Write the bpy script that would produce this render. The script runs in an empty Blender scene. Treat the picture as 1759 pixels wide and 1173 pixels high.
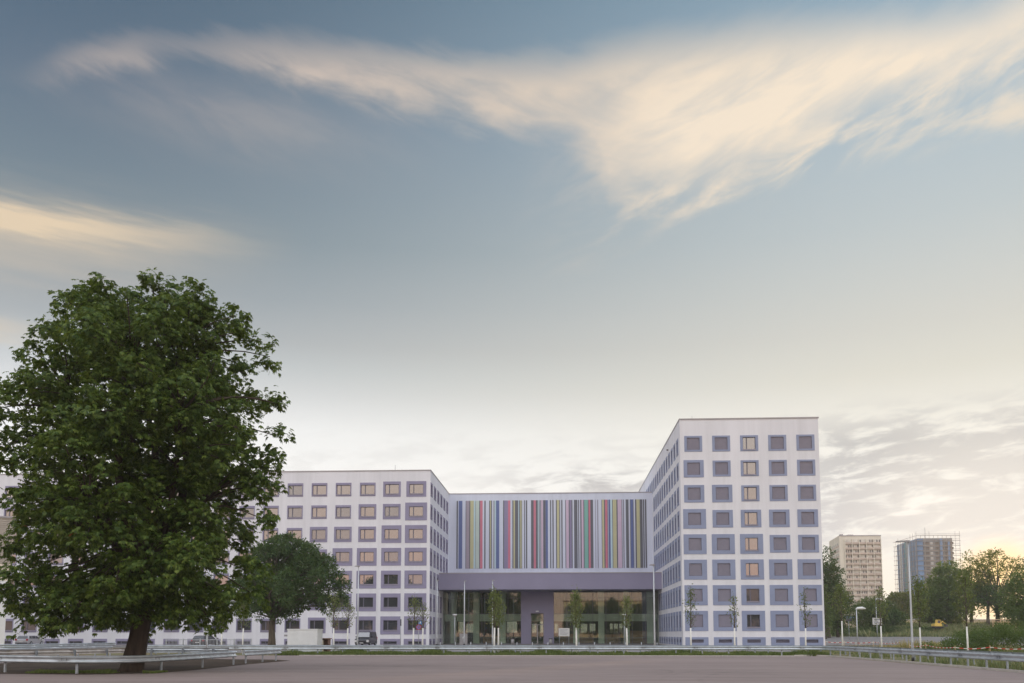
import bpy, math, random
import numpy as np
from mathutils import Vector, Matrix, Euler
R = math.radians
random.seed(7)
rng = np.random.default_rng(7)
S = bpy.context.scene

# ------------------------------------------------------------------ camera
F_PX, W_PX, H_PX, HORIZON = 1500.0, 1759.0, 1173.0, 1089.0
PITCH, YAW, EYE = R(5.2), R(3.07), 1.65
SHIFT = HORIZON - H_PX/2 - F_PX*math.tan(PITCH)
cd = bpy.data.cameras.new('camera'); cam = bpy.data.objects.new('camera', cd)
S.collection.objects.link(cam); S.camera = cam
cam.location = (0, 0, EYE); cam.rotation_euler = (R(90)+PITCH, 0, YAW)
cd.sensor_width = 36; cd.lens = F_PX/W_PX*36; cd.shift_y = SHIFT/W_PX
cd.clip_start = 0.3; cd.clip_end = 6000

FW = Vector((-math.sin(YAW)*math.cos(PITCH), math.cos(YAW)*math.cos(PITCH), math.sin(PITCH)))
RT = Vector((math.cos(YAW), math.sin(YAW), 0)); UP = RT.cross(FW)
def ray(px, py):
    return FW + RT*((px-W_PX/2)/F_PX) - UP*((py-H_PX/2-SHIFT)/F_PX)
def atY(px, py, Y):
    d = ray(px, py); return Vector((0, 0, EYE)) + d*(Y/d.y)
def azv(px, py):
    d = ray(px, py); return math.degrees(math.atan2(d.x, d.y)), d.z/math.hypot(d.x, d.y)

# ------------------------------------------------------------------ world
class N:
    """tiny wrapper so node maths can be written as expressions"""
    def __init__(s, nt, sock): s.nt = nt; s.s = sock
    def _m(s, op, *a, clamp=False):
        n = s.nt.nodes.new('ShaderNodeMath'); n.operation = op; n.use_clamp = clamp
        for i, x in enumerate((s,)+a):
            if isinstance(x, N): s.nt.links.new(x.s, n.inputs[i])
            else: n.inputs[i].default_value = x
        return N(s.nt, n.outputs[0])
    def __add__(s, o): return s._m('ADD', o)
    __radd__ = __add__
    def __sub__(s, o): return s._m('SUBTRACT', o)
    def __rsub__(s, o): return (s*-1.0) + o
    def __mul__(s, o): return s._m('MULTIPLY', o)
    __rmul__ = __mul__
    def __truediv__(s, o): return s._m('DIVIDE', o)
    def sstep(s, a, b):
        n = s.nt.nodes.new('ShaderNodeMapRange'); n.interpolation_type = 'SMOOTHSTEP'
        s.nt.links.new(s.s, n.inputs[0]); n.inputs[1].default_value = a; n.inputs[2].default_value = b
        return N(s.nt, n.outputs[0])
    def gauss(s, c, w):
        t = (s-c)/w; return (t*t*-1.0)._m('EXPONENT')
def lin(c):
    return tuple(((x/255)/12.92 if x/255 <= .04045 else ((x/255+.055)/1.055)**2.4) for x in c)
def ramp(nt, fac, stops, interp='LINEAR'):
    n = nt.nodes.new('ShaderNodeValToRGB'); n.color_ramp.interpolation = interp
    e = n.color_ramp.elements
    while len(e) < len(stops): e.new(0.5)
    for k, (p, c) in enumerate(stops): e[k].position = p; e[k].color = (*c, 1)
    nt.links.new(fac.s if isinstance(fac, N) else fac, n.inputs[0]); return n.outputs[0]
def mixc(nt, fac, a, b, kind='MIX'):
    n = nt.nodes.new('ShaderNodeMix'); n.data_type = 'RGBA'; n.blend_type = kind
    for sock, x in ((n.inputs[0], fac), (n.inputs[6], a), (n.inputs[7], b)):
        if isinstance(x, N): nt.links.new(x.s, sock)
        elif isinstance(x, (tuple, list)): sock.default_value = (*x[:3], 1)
        elif isinstance(x, (int, float)): sock.default_value = x
        else: nt.links.new(x, sock)
    return n.outputs[2]

SUN_AZ, SUN_EL = azv(1718, 998)[0], R(2.9)          # low sun behind the trees on the right
w = bpy.data.worlds.new('World'); S.world = w; w.use_nodes = True
nt = w.node_tree; nt.nodes.clear()
tc = nt.nodes.new('ShaderNodeTexCoord'); sep = nt.nodes.new('ShaderNodeSeparateXYZ')
nt.links.new(tc.outputs['Generated'], sep.inputs[0])
X, Y, Z = (N(nt, sep.outputs[i]) for i in range(3))
hor = (X*X + Y*Y)._m('SQRT')._m('MAXIMUM', 0.001)
V = (Z/hor)._m('MINIMUM', 30.0)
AZ = X._m('ARCTAN2', Y)*(180/math.pi)
side = AZ.sstep(-34, 29)
Vn = V*(1/1.2)
L = [(0, (254,251,246)), (.10, (254,253,250)), (.17, (253,253,252)), (.23, (241,243,244)), (.27, (210,214,217)), (.30, (188,195,199)), (.33, (168,175,180)), (.38, (144,156,165)), (.45, (117,135,147)), (.60, (84,108,130)), (.77, (65,92,115)), (1.2, (75,100,130))]
Rr = [(0, (255,244,222)), (.06, (254,247,234)), (.12, (254,251,244)), (.18, (249,246,238)), (.23, (238,235,225)), (.28, (221,219,208)), (.33, (210,210,203)), (.45, (188,198,201)), (.60, (168,187,199)), (.77, (134,162,181)), (1.2, (105,135,160))]
front = mixc(nt, side, ramp(nt, Vn, [(p/1.2, lin(c)) for p, c in L]), ramp(nt, Vn, [(p/1.2, lin(c)) for p, c in Rr]))
B = [(0, (1.30,.78,.60)), (.045, (1.32,.86,.68)), (.10, (1.30,1.0,.82)), (.20, (1.35,1.25,1.12)), (.42, (1.5,1.52,1.55)), (1.0, (1.35,1.42,1.55))]  # sky behind the viewer, brightened beyond the visible sky to light the facades
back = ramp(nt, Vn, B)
turn = (Y*-1.0).sstep(-.42, .42)  # wide blend lifts the zenith too, adding light on the ground
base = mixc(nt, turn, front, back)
# coordinates for the clouds: azimuth and slope of the view direction
comb = nt.nodes.new('ShaderNodeCombineXYZ'); a_n = AZ*(1/57.3)
nt.links.new(a_n.s, comb.inputs[0]); nt.links.new(V.s, comb.inputs[1])
def noise(rot, sx, sy, scale, detail=6, rough=.6, dist=.0, off=(0, 0, 0)):
    mp = nt.nodes.new('ShaderNodeMapping'); mp.vector_type = 'POINT'
    r = nt.nodes.new('ShaderNodeVectorRotate'); r.rotation_type = 'Z_AXIS'; r.inputs['Angle'].default_value = R(rot)
    nt.links.new(comb.outputs[0], r.inputs['Vector']); nt.links.new(r.outputs[0], mp.inputs[0])
    mp.inputs['Scale'].default_value = (sx, sy, 1); mp.inputs['Location'].default_value = off
    n = nt.nodes.new('ShaderNodeTexNoise'); n.inputs['Scale'].default_value = scale
    n.inputs['Detail'].default_value = detail; n.inputs['Roughness'].default_value = rough; n.inputs['Distortion'].default_value = dist
    nt.links.new(mp.outputs[0], n.inputs['Vector']); return N(nt, n.outputs[0])
def curve(fac, pts):
    n = nt.nodes.new('ShaderNodeFloatCurve'); c = n.mapping.curves[0]
    pts = sorted(((p[0]+50)/100, p[1]) for p in pts)
    c.points[0].location = pts[0]; c.points[-1].location = pts[-1]
    for p in pts[1:-1]: c.points.new(*p)
    n.mapping.update(); nt.links.new(fac.s, n.inputs['Value']); return N(nt, n.outputs[0])
an = (AZ+50.0)*(1/100)
ahead = Y.sstep(.25, .6)
big = noise(0, 1, 1, 7, 3, .5)
wispL = noise(20, 1, 2.8, 10.5, 7, .60, .35)            # streaks falling to the right on the left half
wispR = noise(-24, 1, 2.8, 8.5, 7, .60, .35)           # streaks rising to the right on the right half
rightness = AZ.sstep(-4, 12)
wisp = wispL*(1-rightness) + wispR*rightness
top_e = curve(an, [azv(*p) for p in [(0,130),(60,112),(110,88),(200,66),(300,60),(430,58),(560,68),(700,82),(850,92),(960,88),(1080,62),(1200,46),(1350,30),(1500,18),(1640,4)]] + [(30, .68), (50, .66)])
bot_e = curve(an, [azv(*p) for p in [(0,132),(80,136),(160,142),(215,128),(300,102),(380,106),(470,136),(560,166),(660,192),(760,212),(880,232),(980,258),(1030,300),(1050,348),(1120,346),(1220,326),(1310,296),(1400,250),(1500,208),(1600,165),(1759,90)]] + [(40, .66), (50, .68)])
wob = (wisp-.5)*.050 + (big-.5)*.045
Vw = V + wob
softb = .017 + rightness*.009
m_top = ((top_e - Vw)/(softb*1.5)).sstep(-.6, 1.6)
m_bot = ((Vw - bot_e)/softb).sstep(-1.0, 2.2)
tail = AZ.sstep(-36, -30)
dens = m_top*m_bot*(wisp.sstep(.22, .78)*.44 + big.sstep(.3, .7)*.14 + .38)*(tail*.75+.25)
# veil under the left half, feathering under the right half, the streak at far left
veil = AZ.gauss(-21, 9)*V.gauss(.585, .045)*(wispL.sstep(.3, .7)*.35+.35)*.40
low_e = curve(an, [(-50, 0), (8, .48), azv(1250,345), azv(1400,318), azv(1560,268), azv(1759,215), (50, .4)])
feather = ((Vw-low_e)/.03).sstep(-.6, 1.0)*((bot_e+.03-Vw)/.03).sstep(0, 1)*rightness*wispR.sstep(.38, .68)*.75
core_line = curve(an, [(-50, .5), azv(1000,255), azv(1150,232), azv(1300,190), azv(1500,110), azv(1700,30), (50, .72)])
core = ((V-core_line)/.095); core = ((core*core*-1.0)._m('EXPONENT'))*AZ.sstep(0, 9)
streak_n = noise(2, 1, 7, 9, 5, .55)
sl = V + (streak_n-.5)*.045 - (AZ+34.0)*.0012
streak = (sl.gauss(.425, .016)*.95 + sl.gauss(.405, .042)*.55)*(1-AZ.sstep(-35, -16))*ahead
streak2 = (V+(streak_n-.5)*.03).gauss(.305, .012)*(1-AZ.sstep(-36, -30))*.6
ctr = AZ.sstep(-30, 22)
ccol = mixc(nt, ctr, lin((210,192,180)), lin((248,227,199)))
ccol = mixc(nt, core*.6, ccol, lin((254,237,214)))
tot = ((dens + core*dens*.35 + feather + veil)._m('MINIMUM', 1.0))*ahead
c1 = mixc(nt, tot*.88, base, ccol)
c1 = mixc(nt, (streak+streak2)*.8, c1, lin((224,204,176)))
# low broken cloud near the horizon
inv = (V+.07)._m('POWER', -1.0)
cb2 = nt.nodes.new('ShaderNodeCombineXYZ'); nt.links.new((a_n*inv*1.0).s, cb2.inputs[0]); nt.links.new((inv*.9).s, cb2.inputs[1])
ln = nt.nodes.new('ShaderNodeTexNoise'); ln.inputs['Scale'].default_value = 2.6; ln.inputs['Detail'].default_value = 8; ln.inputs['Roughness'].default_value = .58
nt.links.new(cb2.outputs[0], ln.inputs['Vector']); lown = N(nt, ln.outputs[0])
lowband = V.sstep(.055, .12)*(1-V.sstep(.20, .262))*(AZ.sstep(6, 20)*.8+.2)
centreband = V.gauss(.172, .02)*AZ.gauss(3, 6)*.9
mott = noise(-5, 1, 3.2, 19, 8, .60, .4, (3, 1, 0))*.65 + lown*.35
lowm = ((mott + (lowband-.5)*.10).sstep(.42, .58)*lowband + mott.sstep(.42, .56)*centreband)*ahead
lowcol = mixc(nt, V.sstep(.08, .22), lin((206,201,202)), lin((188,187,186)))
c2 = mixc(nt, lowm*.85, c1, lowcol)
# glow round the sun
sx, sy, sz = math.sin(R(SUN_AZ))*math.cos(SUN_EL), math.cos(R(SUN_AZ))*math.cos(SUN_EL), math.sin(SUN_EL)
dot = X*sx + Y*sy + Z*sz
glow = dot.sstep(.9983, 1.0); glow = glow*glow
c3 = mixc(nt, dot.sstep(.980, 1.0)*.45, c2, (1.15, 1.06, .92)); c3 = mixc(nt, glow*.95, c3, (1.6, 1.04, .46))
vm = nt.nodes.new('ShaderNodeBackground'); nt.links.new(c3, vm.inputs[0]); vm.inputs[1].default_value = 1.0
sk = nt.nodes.new('ShaderNodeTexSky'); sk.sky_type = 'NISHITA'; sk.sun_disc = False
sk.sun_elevation = SUN_EL; sk.sun_rotation = R(SUN_AZ); sk.air_density = 1.2; sk.dust_density = 2
b2 = nt.nodes.new('ShaderNodeBackground'); nt.links.new(mixc(nt, 1.0, sk.outputs[0], (.35, .35, .35), 'DARKEN'), b2.inputs[0]); b2.inputs[1].default_value = 0.05
ad = nt.nodes.new('ShaderNodeAddShader'); out = nt.nodes.new('ShaderNodeOutputWorld')
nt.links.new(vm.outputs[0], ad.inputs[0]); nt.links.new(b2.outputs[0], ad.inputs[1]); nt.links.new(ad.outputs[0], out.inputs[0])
try: w.cycles.sampling_method = 'MANUAL'; w.cycles.sample_map_resolution = 512
except Exception: pass

sd = bpy.data.lights.new('sun', 'SUN'); so = bpy.data.objects.new('sun', sd); S.collection.objects.link(so)
sd.energy = 5.0; sd.angle = R(1.0); sd.color = (1, .66, .34)
so.rotation_euler = Vector((sx, sy, sz)).to_track_quat('Z', 'Y').to_euler()
S.view_settings.view_transform = 'Standard'; S.view_settings.look = 'None'
S.view_settings.exposure = 0.0; S.view_settings.gamma = 1.0
S.cycles.max_bounces = 8; S.cycles.transparent_max_bounces = 16

# ------------------------------------------------------------------ materials
def principled(name, color, rough=.7, metal=0.0, spec=.5):
    m = bpy.data.materials.new(name); m.use_nodes = True; n = m.node_tree; b = n.nodes['Principled BSDF']
    b.inputs['Base Color'].default_value = (*color, 1); b.inputs['Roughness'].default_value = rough
    b.inputs['Metallic'].default_value = metal; b.inputs['Specular IOR Level'].default_value = spec
    return m, n, b
def tex(n, scale, detail=5, stretch=(1, 1, 1), coord='Object', rough=.55):
    t = n.nodes.new('ShaderNodeTexCoord'); mp = n.nodes.new('ShaderNodeMapping'); mp.inputs['Scale'].default_value = stretch
    if coord == 'World':
        g = n.nodes.new('ShaderNodeNewGeometry'); n.links.new(g.outputs['Position'], mp.inputs[0])
    else: n.links.new(t.outputs[coord], mp.inputs[0])
    z = n.nodes.new('ShaderNodeTexNoise'); z.inputs['Scale'].default_value = scale; z.inputs['Detail'].default_value = detail; z.inputs['Roughness'].default_value = rough
    n.links.new(mp.outputs[0], z.inputs['Vector']); return N(n, z.outputs[0])
def mat(name, color, rough=.7, var=.12, scale=3., metal=0., bump=0., stretch=(1, 1, 1), spec=.5, coord='World', bscale=None):
    m, n, b = principled(name, color, rough, metal, spec)
    z = tex(n, scale, stretch=stretch, coord=coord)
    lo = tuple(c*(1-var) for c in color); hi = tuple(min(1, c*(1+var)) for c in color)
    n.links.new(ramp(n, z, [(.3, lo), (.7, hi)]), b.inputs['Base Color'])
    if bump:
        bp = n.nodes.new('ShaderNodeBump'); bp.inputs['Strength'].default_value = bump; bp.inputs['Distance'].default_value = .02
        z2 = tex(n, bscale or scale*8, coord=coord); n.links.new(z2.s, bp.inputs['Height']); n.links.new(bp.outputs[0], b.inputs['Normal'])
    return m
def wall_mat(name, color):
    m, n, b = principled(name, color, .85)
    a = tex(n, .35, 4, (1, 1, .25), 'World'); s = tex(n, 1.6, 6, (1, 1, .05), 'World'); g = tex(n, 14, 3, (1, 1, 1), 'World')
    f = a*.5 + s*.35 + g*.15
    n.links.new(ramp(n, f, [(.32, tuple(c*.85 for c in color)), (.58, color), (.75, tuple(min(1, c*1.04) for c in color))]), b.inputs['Base Color'])
    bp = n.nodes.new('ShaderNodeBump'); bp.inputs['Strength'].default_value = .15; bp.inputs['Distance'].default_value = .01
    n.links.new(tex(n, 30, 3, (1, 1, 1), 'World').s, bp.inputs['Height']); n.links.new(bp.outputs[0], b.inputs['Normal'])
    return m
def leaf_mat(name, cols, trans=.35, rough=.55):
    m, n, b = principled(name, cols[0], rough, spec=.3)
    g = n.nodes.new('ShaderNodeNewGeometry'); z = tex(n, .9, 3, coord='World')
    f = N(n, g.outputs['Random Per Island'])*.55 + z*.45
    c = ramp(n, f, [(.2, cols[0]), (.5, cols[1]), (.8, cols[2])]); n.links.new(c, b.inputs['Base Color'])
    t = n.nodes.new('ShaderNodeBsdfTranslucent'); n.links.new(mixc(n, .5, c, (.30, .38, .05)), t.inputs[0])
    mx = n.nodes.new('ShaderNodeMixShader'); mx.inputs[0].default_value = trans
    n.links.new(b.outputs[0], mx.inputs[1]); n.links.new(t.outputs[0], mx.inputs[2])
    n.links.new(mx.outputs[0], n.nodes['Material Output'].inputs[0]); return m
def glass_mat(name, inner, refl, fac, rough=.02, wav=.02):
    """coated window glass over a dark room: mirror layer on a dark body"""
    m, n, b = principled(name, inner, .5)
    n.links.new(ramp(n, tex(n, .35, 2, coord='World'), [(.35, tuple(c*.6 for c in inner)), (.7, tuple(c*1.5 for c in inner))]), b.inputs['Base Color'])
    g = n.nodes.new('ShaderNodeBsdfGlossy'); g.inputs['Color'].default_value = (*refl, 1); g.inputs['Roughness'].default_value = rough
    bp = n.nodes.new('ShaderNodeBump'); bp.inputs['Strength'].default_value = wav; bp.inputs['Distance'].default_value = .05
    n.links.new(tex(n, .6, 2, coord='World').s, bp.inputs['Height']); n.links.new(bp.outputs[0], g.inputs['Normal'])
    mx = n.nodes.new('ShaderNodeMixShader'); mx.inputs[0].default_value = fac
    n.links.new(b.outputs[0], mx.inputs[1]); n.links.new(g.outputs[0], mx.inputs[2])
    n.links.new(mx.outputs[0], n.nodes['Material Output'].inputs[0]); return m
def clear_glass(name, tint, fac):
    m, n, b = principled(name, tint, .1); n.nodes.remove(b)
    t = n.nodes.new('ShaderNodeBsdfTransparent'); t.inputs[0].default_value = (*tint, 1)
    g = n.nodes.new('ShaderNodeBsdfGlossy'); g.inputs['Roughness'].default_value = .015; g.inputs[0].default_value = (.9, .95, .9, 1)
    mx = n.nodes.new('ShaderNodeMixShader'); mx.inputs[0].default_value = fac
    n.links.new(t.outputs[0], mx.inputs[1]); n.links.new(g.outputs[0], mx.inputs[2])
    n.links.new(mx.outputs[0], n.nodes['Material Output'].inputs[0]); return m

M = {}
M['white_wall'] = wall_mat('white_render', (.755, .762, .815))
M['mural_wall'] = wall_mat('ribbed_white_cladding', (.66, .70, .81))
M['purple_l'] = mat('lilac_grey_render', (.265, .25, .37), .8, .06, .6)
M['purple_r'] = mat('blue_grey_render', (.25, .29, .43), .8, .06, .6)
M['purple_d'] = mat('lilac_grey_band', (.27, .255, .365), .8, .06, .25)
M['frame'] = mat('anthracite_frame', (.13, .125, .17), .5, .05, 2)
M['sill'] = mat('grey_metal_sill', (.30, .29, .36), .4, .05, 2, metal=.3)
M['pane'] = glass_mat('office_glass', (.035, .035, .045), (.70, .68, .68), .42)
M['pane_b'] = glass_mat('office_glass_cool', (.05, .05, .06), (.64, .66, .70), .36); M['pane_c'] = glass_mat('office_glass_with_white_curtain', (.50, .48, .44), (.7, .68, .68), .36)
M['pane_dark'] = glass_mat('office_glass_dark', (.02, .025, .035), (.5, .5, .52), .13)  # weak mirror layer; dark tree reflections put into the glass of lower windows
M['shutter'] = mat('roller_shutter_slats', (.245, .235, .30), .6, .05, 2)
M['coping'] = mat('roof_coping_metal', (.36, .34, .36), .5, .06, 1)
M['roof'] = mat('roof_gravel', (.3, .29, .28), .9, .1, 1)
M['lobby_glass'] = clear_glass('lobby_glass', (.80, .845, .80), .10)
M['lobby_conc'] = mat('lobby_concrete', (.74, .80, .72), .8, .08, .5)
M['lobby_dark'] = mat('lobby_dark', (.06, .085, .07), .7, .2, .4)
M['lobby_floor'] = mat('lobby_floor', (.36, .33, .30), .5, .1, 1)
M['wood'] = mat('brown_wood', (.36, .19, .11), .6, .2, 2, stretch=(1, 1, 8))
M['galv'] = mat('galvanised_steel', (.50, .54, .58), .42, .16, 2.5, metal=.55, bump=.05)
M['galv_dark'] = mat('galvanised_post', (.40, .43, .47), .5, .14, 4, metal=.4)
M['warm_galv'] = mat('warm_galvanised_steel', (.60, .56, .54), .45, .16, 2, metal=.45)  # warmer, lighter tone of the rail steel
M['bolt'] = mat('dark_bolt', (.1, .1, .11), .6, .1, 5)
M['bark'] = mat('brown_bark', (.062, .045, .034), .95, .35, 5, bump=1.0, stretch=(1, 1, .25), bscale=14)
M['bark_grey'] = mat('grey_bark', (.12, .10, .08), .95, .3, 5, bump=.6, stretch=(1, 1, .3))
M['lime'] = mat('white_trunk_paint', (.80, .79, .75), .85, .06, 6)
M['leaf_chestnut'] = leaf_mat('chestnut_leaves', [(.022, .050, .009), (.062, .112, .018), (.17, .22, .038)], .30)
M['leaf_dark'] = leaf_mat('dark_leaves', [(.028, .062, .023), (.052, .10, .036), (.095, .155, .055)], .28)
M['leaf_mid'] = leaf_mat('green_leaves', [(.06, .105, .034), (.10, .155, .05), (.16, .22, .075)], .42)
M['leaf_light'] = leaf_mat('light_leaves', [(.10, .13, .05), (.16, .20, .07), (.25, .28, .11)], .42)
M['leaf_haze'] = leaf_mat('backlit_leaves', [(.06, .085, .025), (.11, .12, .035), (.22, .17, .05)], .6)  # warm evening backlight put into the leaf colours
M['rust_leaf'] = mat('rusty_leaf', (.30, .09, .03), .7, .2, 4)
M['grass'] = leaf_mat('verge_grass', [(.08, .12, .035), (.14, .19, .05), (.22, .24, .09)], .35)
M['weeds'] = leaf_mat('tall_weeds', [(.13, .17, .075), (.22, .25, .12), (.38, .34, .19)], .35)
M['dry'] = leaf_mat('dry_yellow_grass', [(.30, .25, .10), (.42, .34, .15), (.5, .42, .2)], .3)
M['white_metal'] = mat('white_painted_metal', (.74, .75, .76), .5, .05, 2)
M['lamp_metal'] = mat('pale_lamp_pole', (.52, .55, .58), .45, .08, 1.5, metal=.3)
M['dark_metal'] = mat('dark_metal', (.06, .06, .07), .5, .1, 4)
M['grey_metal'] = mat('grey_metal', (.33, .32, .33), .5, .1, 4)
M['cream'] = mat('cream_paint', (.70, .64, .52), .7, .08, 2)
M['brown'] = mat('brown_paint', (.22, .13, .10), .7, .12, 3)
M['red'] = mat('sign_red', (.45, .02, .05), .5, .03, 3)
M['blue'] = mat('sign_blue', (.05, .22, .55), .5, .03, 3)
M['paper'] = mat('notice_paper', (.62, .62, .60), .7, .04, 3)
M['ink'] = mat('notice_ink', (.12, .13, .2), .8, .05, 3)
M['tape_w'] = mat('tape_white', (.8, .77, .72), .5, .05, 3); M['tape_r'] = mat('tape_red', (.62, .05, .04), .5, .05, 3)
M['kerb'] = mat('pale_kerb_stone', (.52, .48, .45), .85, .12, 2, bump=.3)
M['fresh_wood'] = mat('fresh_timber', (.62, .42, .25), .7, .12, 2)
M['yellow'] = mat('digger_yellow', (.75, .52, .12), .5, .05, 2)
M['rubber'] = mat('rubber', (.025, .025, .028), .8, .1, 4)

# ------------------------------------------------------------------ mesh helpers
COL = S.collection
class MB:
    def __init__(s): s.v = []; s.f = []; s.mi = []; s.sm = []
    def quad(s, a, b, c, d, mi=0):
        k = len(s.v); s.v += [tuple(a), tuple(b), tuple(c), tuple(d)]; s.f.append((k, k+1, k+2, k+3)); s.mi.append(mi); s.sm.append(False); return s
    def box(s, x0, x1, y0, y1, z0, z1, mi=0):
        k = len(s.v)
        s.v += [(x0,y0,z0),(x1,y0,z0),(x1,y1,z0),(x0,y1,z0),(x0,y0,z1),(x1,y0,z1),(x1,y1,z1),(x0,y1,z1)]
        for f in ((0,3,2,1),(4,5,6,7),(0,1,5,4),(1,2,6,5),(2,3,7,6),(3,0,4,7)):
            s.f.append(tuple(k+i for i in f)); s.mi.append(mi); s.sm.append(False)
        return s
    def tube(s, pts, rad, n=8, mi=0, cap=True):
        pts = [Vector(p) for p in pts]
        if not hasattr(rad, '__len__'): rad = [rad]*len(pts)
        k0 = len(s.v); prev = None
        for i, p in enumerate(pts):
            d = (pts[min(i+1, len(pts)-1)] - pts[max(i-1, 0)])
            d = d.normalized() if d.length > 1e-6 else Vector((0, 0, 1))
            ref = Vector((1, 0, 0)) if abs(d.x) < .8 else Vector((0, 1, 0))
            if prev is not None:
                ref = prev
            u = (ref - d*ref.dot(d)).normalized(); v = d.cross(u); prev = u
            for j in range(n):
                a = 2*math.pi*j/n; q = p + (u*math.cos(a) + v*math.sin(a))*rad[i]; s.v.append(tuple(q))
        for i in range(len(pts)-1):
            for j in range(n):
                a = k0+i*n+j; b = k0+i*n+(j+1) % n
                s.f.append((a, b, b+n, a+n)); s.mi.append(mi); s.sm.append(True)
        if cap:
            s.f.append(tuple(k0+j for j in reversed(range(n)))); s.mi.append(mi); s.sm.append(False)
            e = k0+(len(pts)-1)*n; s.f.append(tuple(e+j for j in range(n))); s.mi.append(mi); s.sm.append(False)
        return s
    def prism(s, outline, y0, y1, mi=0, axis='y'):
        """outline in (x, z), extruded along y"""
        n = len(outline); k = len(s.v)
        for y in (y0, y1):
            for (x, z) in outline: s.v.append((x, y, z) if axis == 'y' else (y, x, z))
        s.f.append(tuple(k+i for i in range(n))); s.f.append(tuple(k+n+i for i in reversed(range(n))))
        s.mi += [mi]*2; s.sm += [False]*2
        for i in range(n):
            j = (i+1) % n; s.f.append((k+j, k+i, k+n+i, k+n+j)); s.mi.append(mi); s.sm.append(False)
        return s
    def mesh(s, name, mats):
        me = bpy.data.meshes.new(name); me.from_pydata(s.v, [], s.f)
        for m in (mats if isinstance(mats, (list, tuple)) else [mats]): me.materials.append(m)
        me.polygons.foreach_set('material_index', s.mi); me.polygons.foreach_set('use_smooth', s.sm)
        me.update(); return me
    def build(s, name, mats, parent=None, **kw): return link(name, s.mesh(name, mats), parent, **kw)
def link(name, me, parent=None, loc=None, rotz=0, label=None, cat=None, group=None, kind=None):
    o = bpy.data.objects.new(name, me); COL.objects.link(o)
    if parent is not None: o.parent = parent
    if loc is not None: o.location = loc
    if rotz: o.rotation_euler[2] = rotz
    if label: o['label'] = label
    if cat: o['category'] = cat
    if group: o['group'] = group
    if kind: o['kind'] = kind
    return o
def thing(name, label, cat, loc=(0, 0, 0), rotz=0, group=None):
    o = link(name, None, None, loc, rotz, label, cat, group); o.empty_display_size = .2; return o
def copy_tree(o, parent=None):
    c = o.copy(); COL.objects.link(c)
    if parent is not None: c.parent = parent
    for ch in [x for x in KIDS.get(o.name, [])]: copy_tree(ch, c)
    return c
KIDS = {}
def index_kids(root):
    KIDS[root.name] = list(root.children)
    for c in root.children: index_kids(c)
def bevel_obj(o, wdt=.02, seg=2):
    m = o.modifiers.new('bevel', 'BEVEL'); m.width = wdt; m.segments = seg; m.limit_method = 'ANGLE'; return o

# ------------------------------------------------------------------ ground
def sm(a, b, x):
    t = min(1, max(0, (x-a)/(b-a))); return t*t*(3-2*t)
def hgt(x, y):
    e = sm(34, 46, x)*sm(118, 185, y)*1.05
    e += sm(62, 86, x)*sm(190, 208, y)*2.3                    # rough raised meadow behind the car park
    e += sm(36, 40, x)*sm(262.2, 263.5, y)*(4.75-sm(62, 86, x)*2.3)   # street level behind the tan wall
    return e
def sheet(name, xs, ys, mat_, dz=0., flat=False, kind='structure'):
    v = [(x, y, (0 if flat else hgt(x, y)) + dz) for y in ys for x in xs]; nx = len(xs)
    f = [(j*nx+i, j*nx+i+1, (j+1)*nx+i+1, (j+1)*nx+i) for j in range(len(ys)-1) for i in range(nx-1)]
    me = bpy.data.meshes.new(name); me.from_pydata(v, [], f); me.materials.append(mat_)
    me.polygons.foreach_set('use_smooth', [True]*len(f)); me.update()
    return link(name, me, kind=kind)
def ground_mat(name, cols, scale, bump=.4, fine=20):
    m, n, b = principled(name, cols[0], .95, spec=.2)
    f = tex(n, scale, 6, coord='World')*.6 + tex(n, fine, 4, coord='World')*.4
    n.links.new(ramp(n, f, [(.35, cols[0]), (.5, cols[1]), (.65, cols[2])]), b.inputs['Base Color'])
    bp = n.nodes.new('ShaderNodeBump'); bp.inputs['Strength'].default_value = bump; bp.inputs['Distance'].default_value = .05
    n.links.new(tex(n, fine*.7, 5, coord='World').s, bp.inputs['Height']); n.links.new(bp.outputs[0], b.inputs['Normal']); return m
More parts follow.
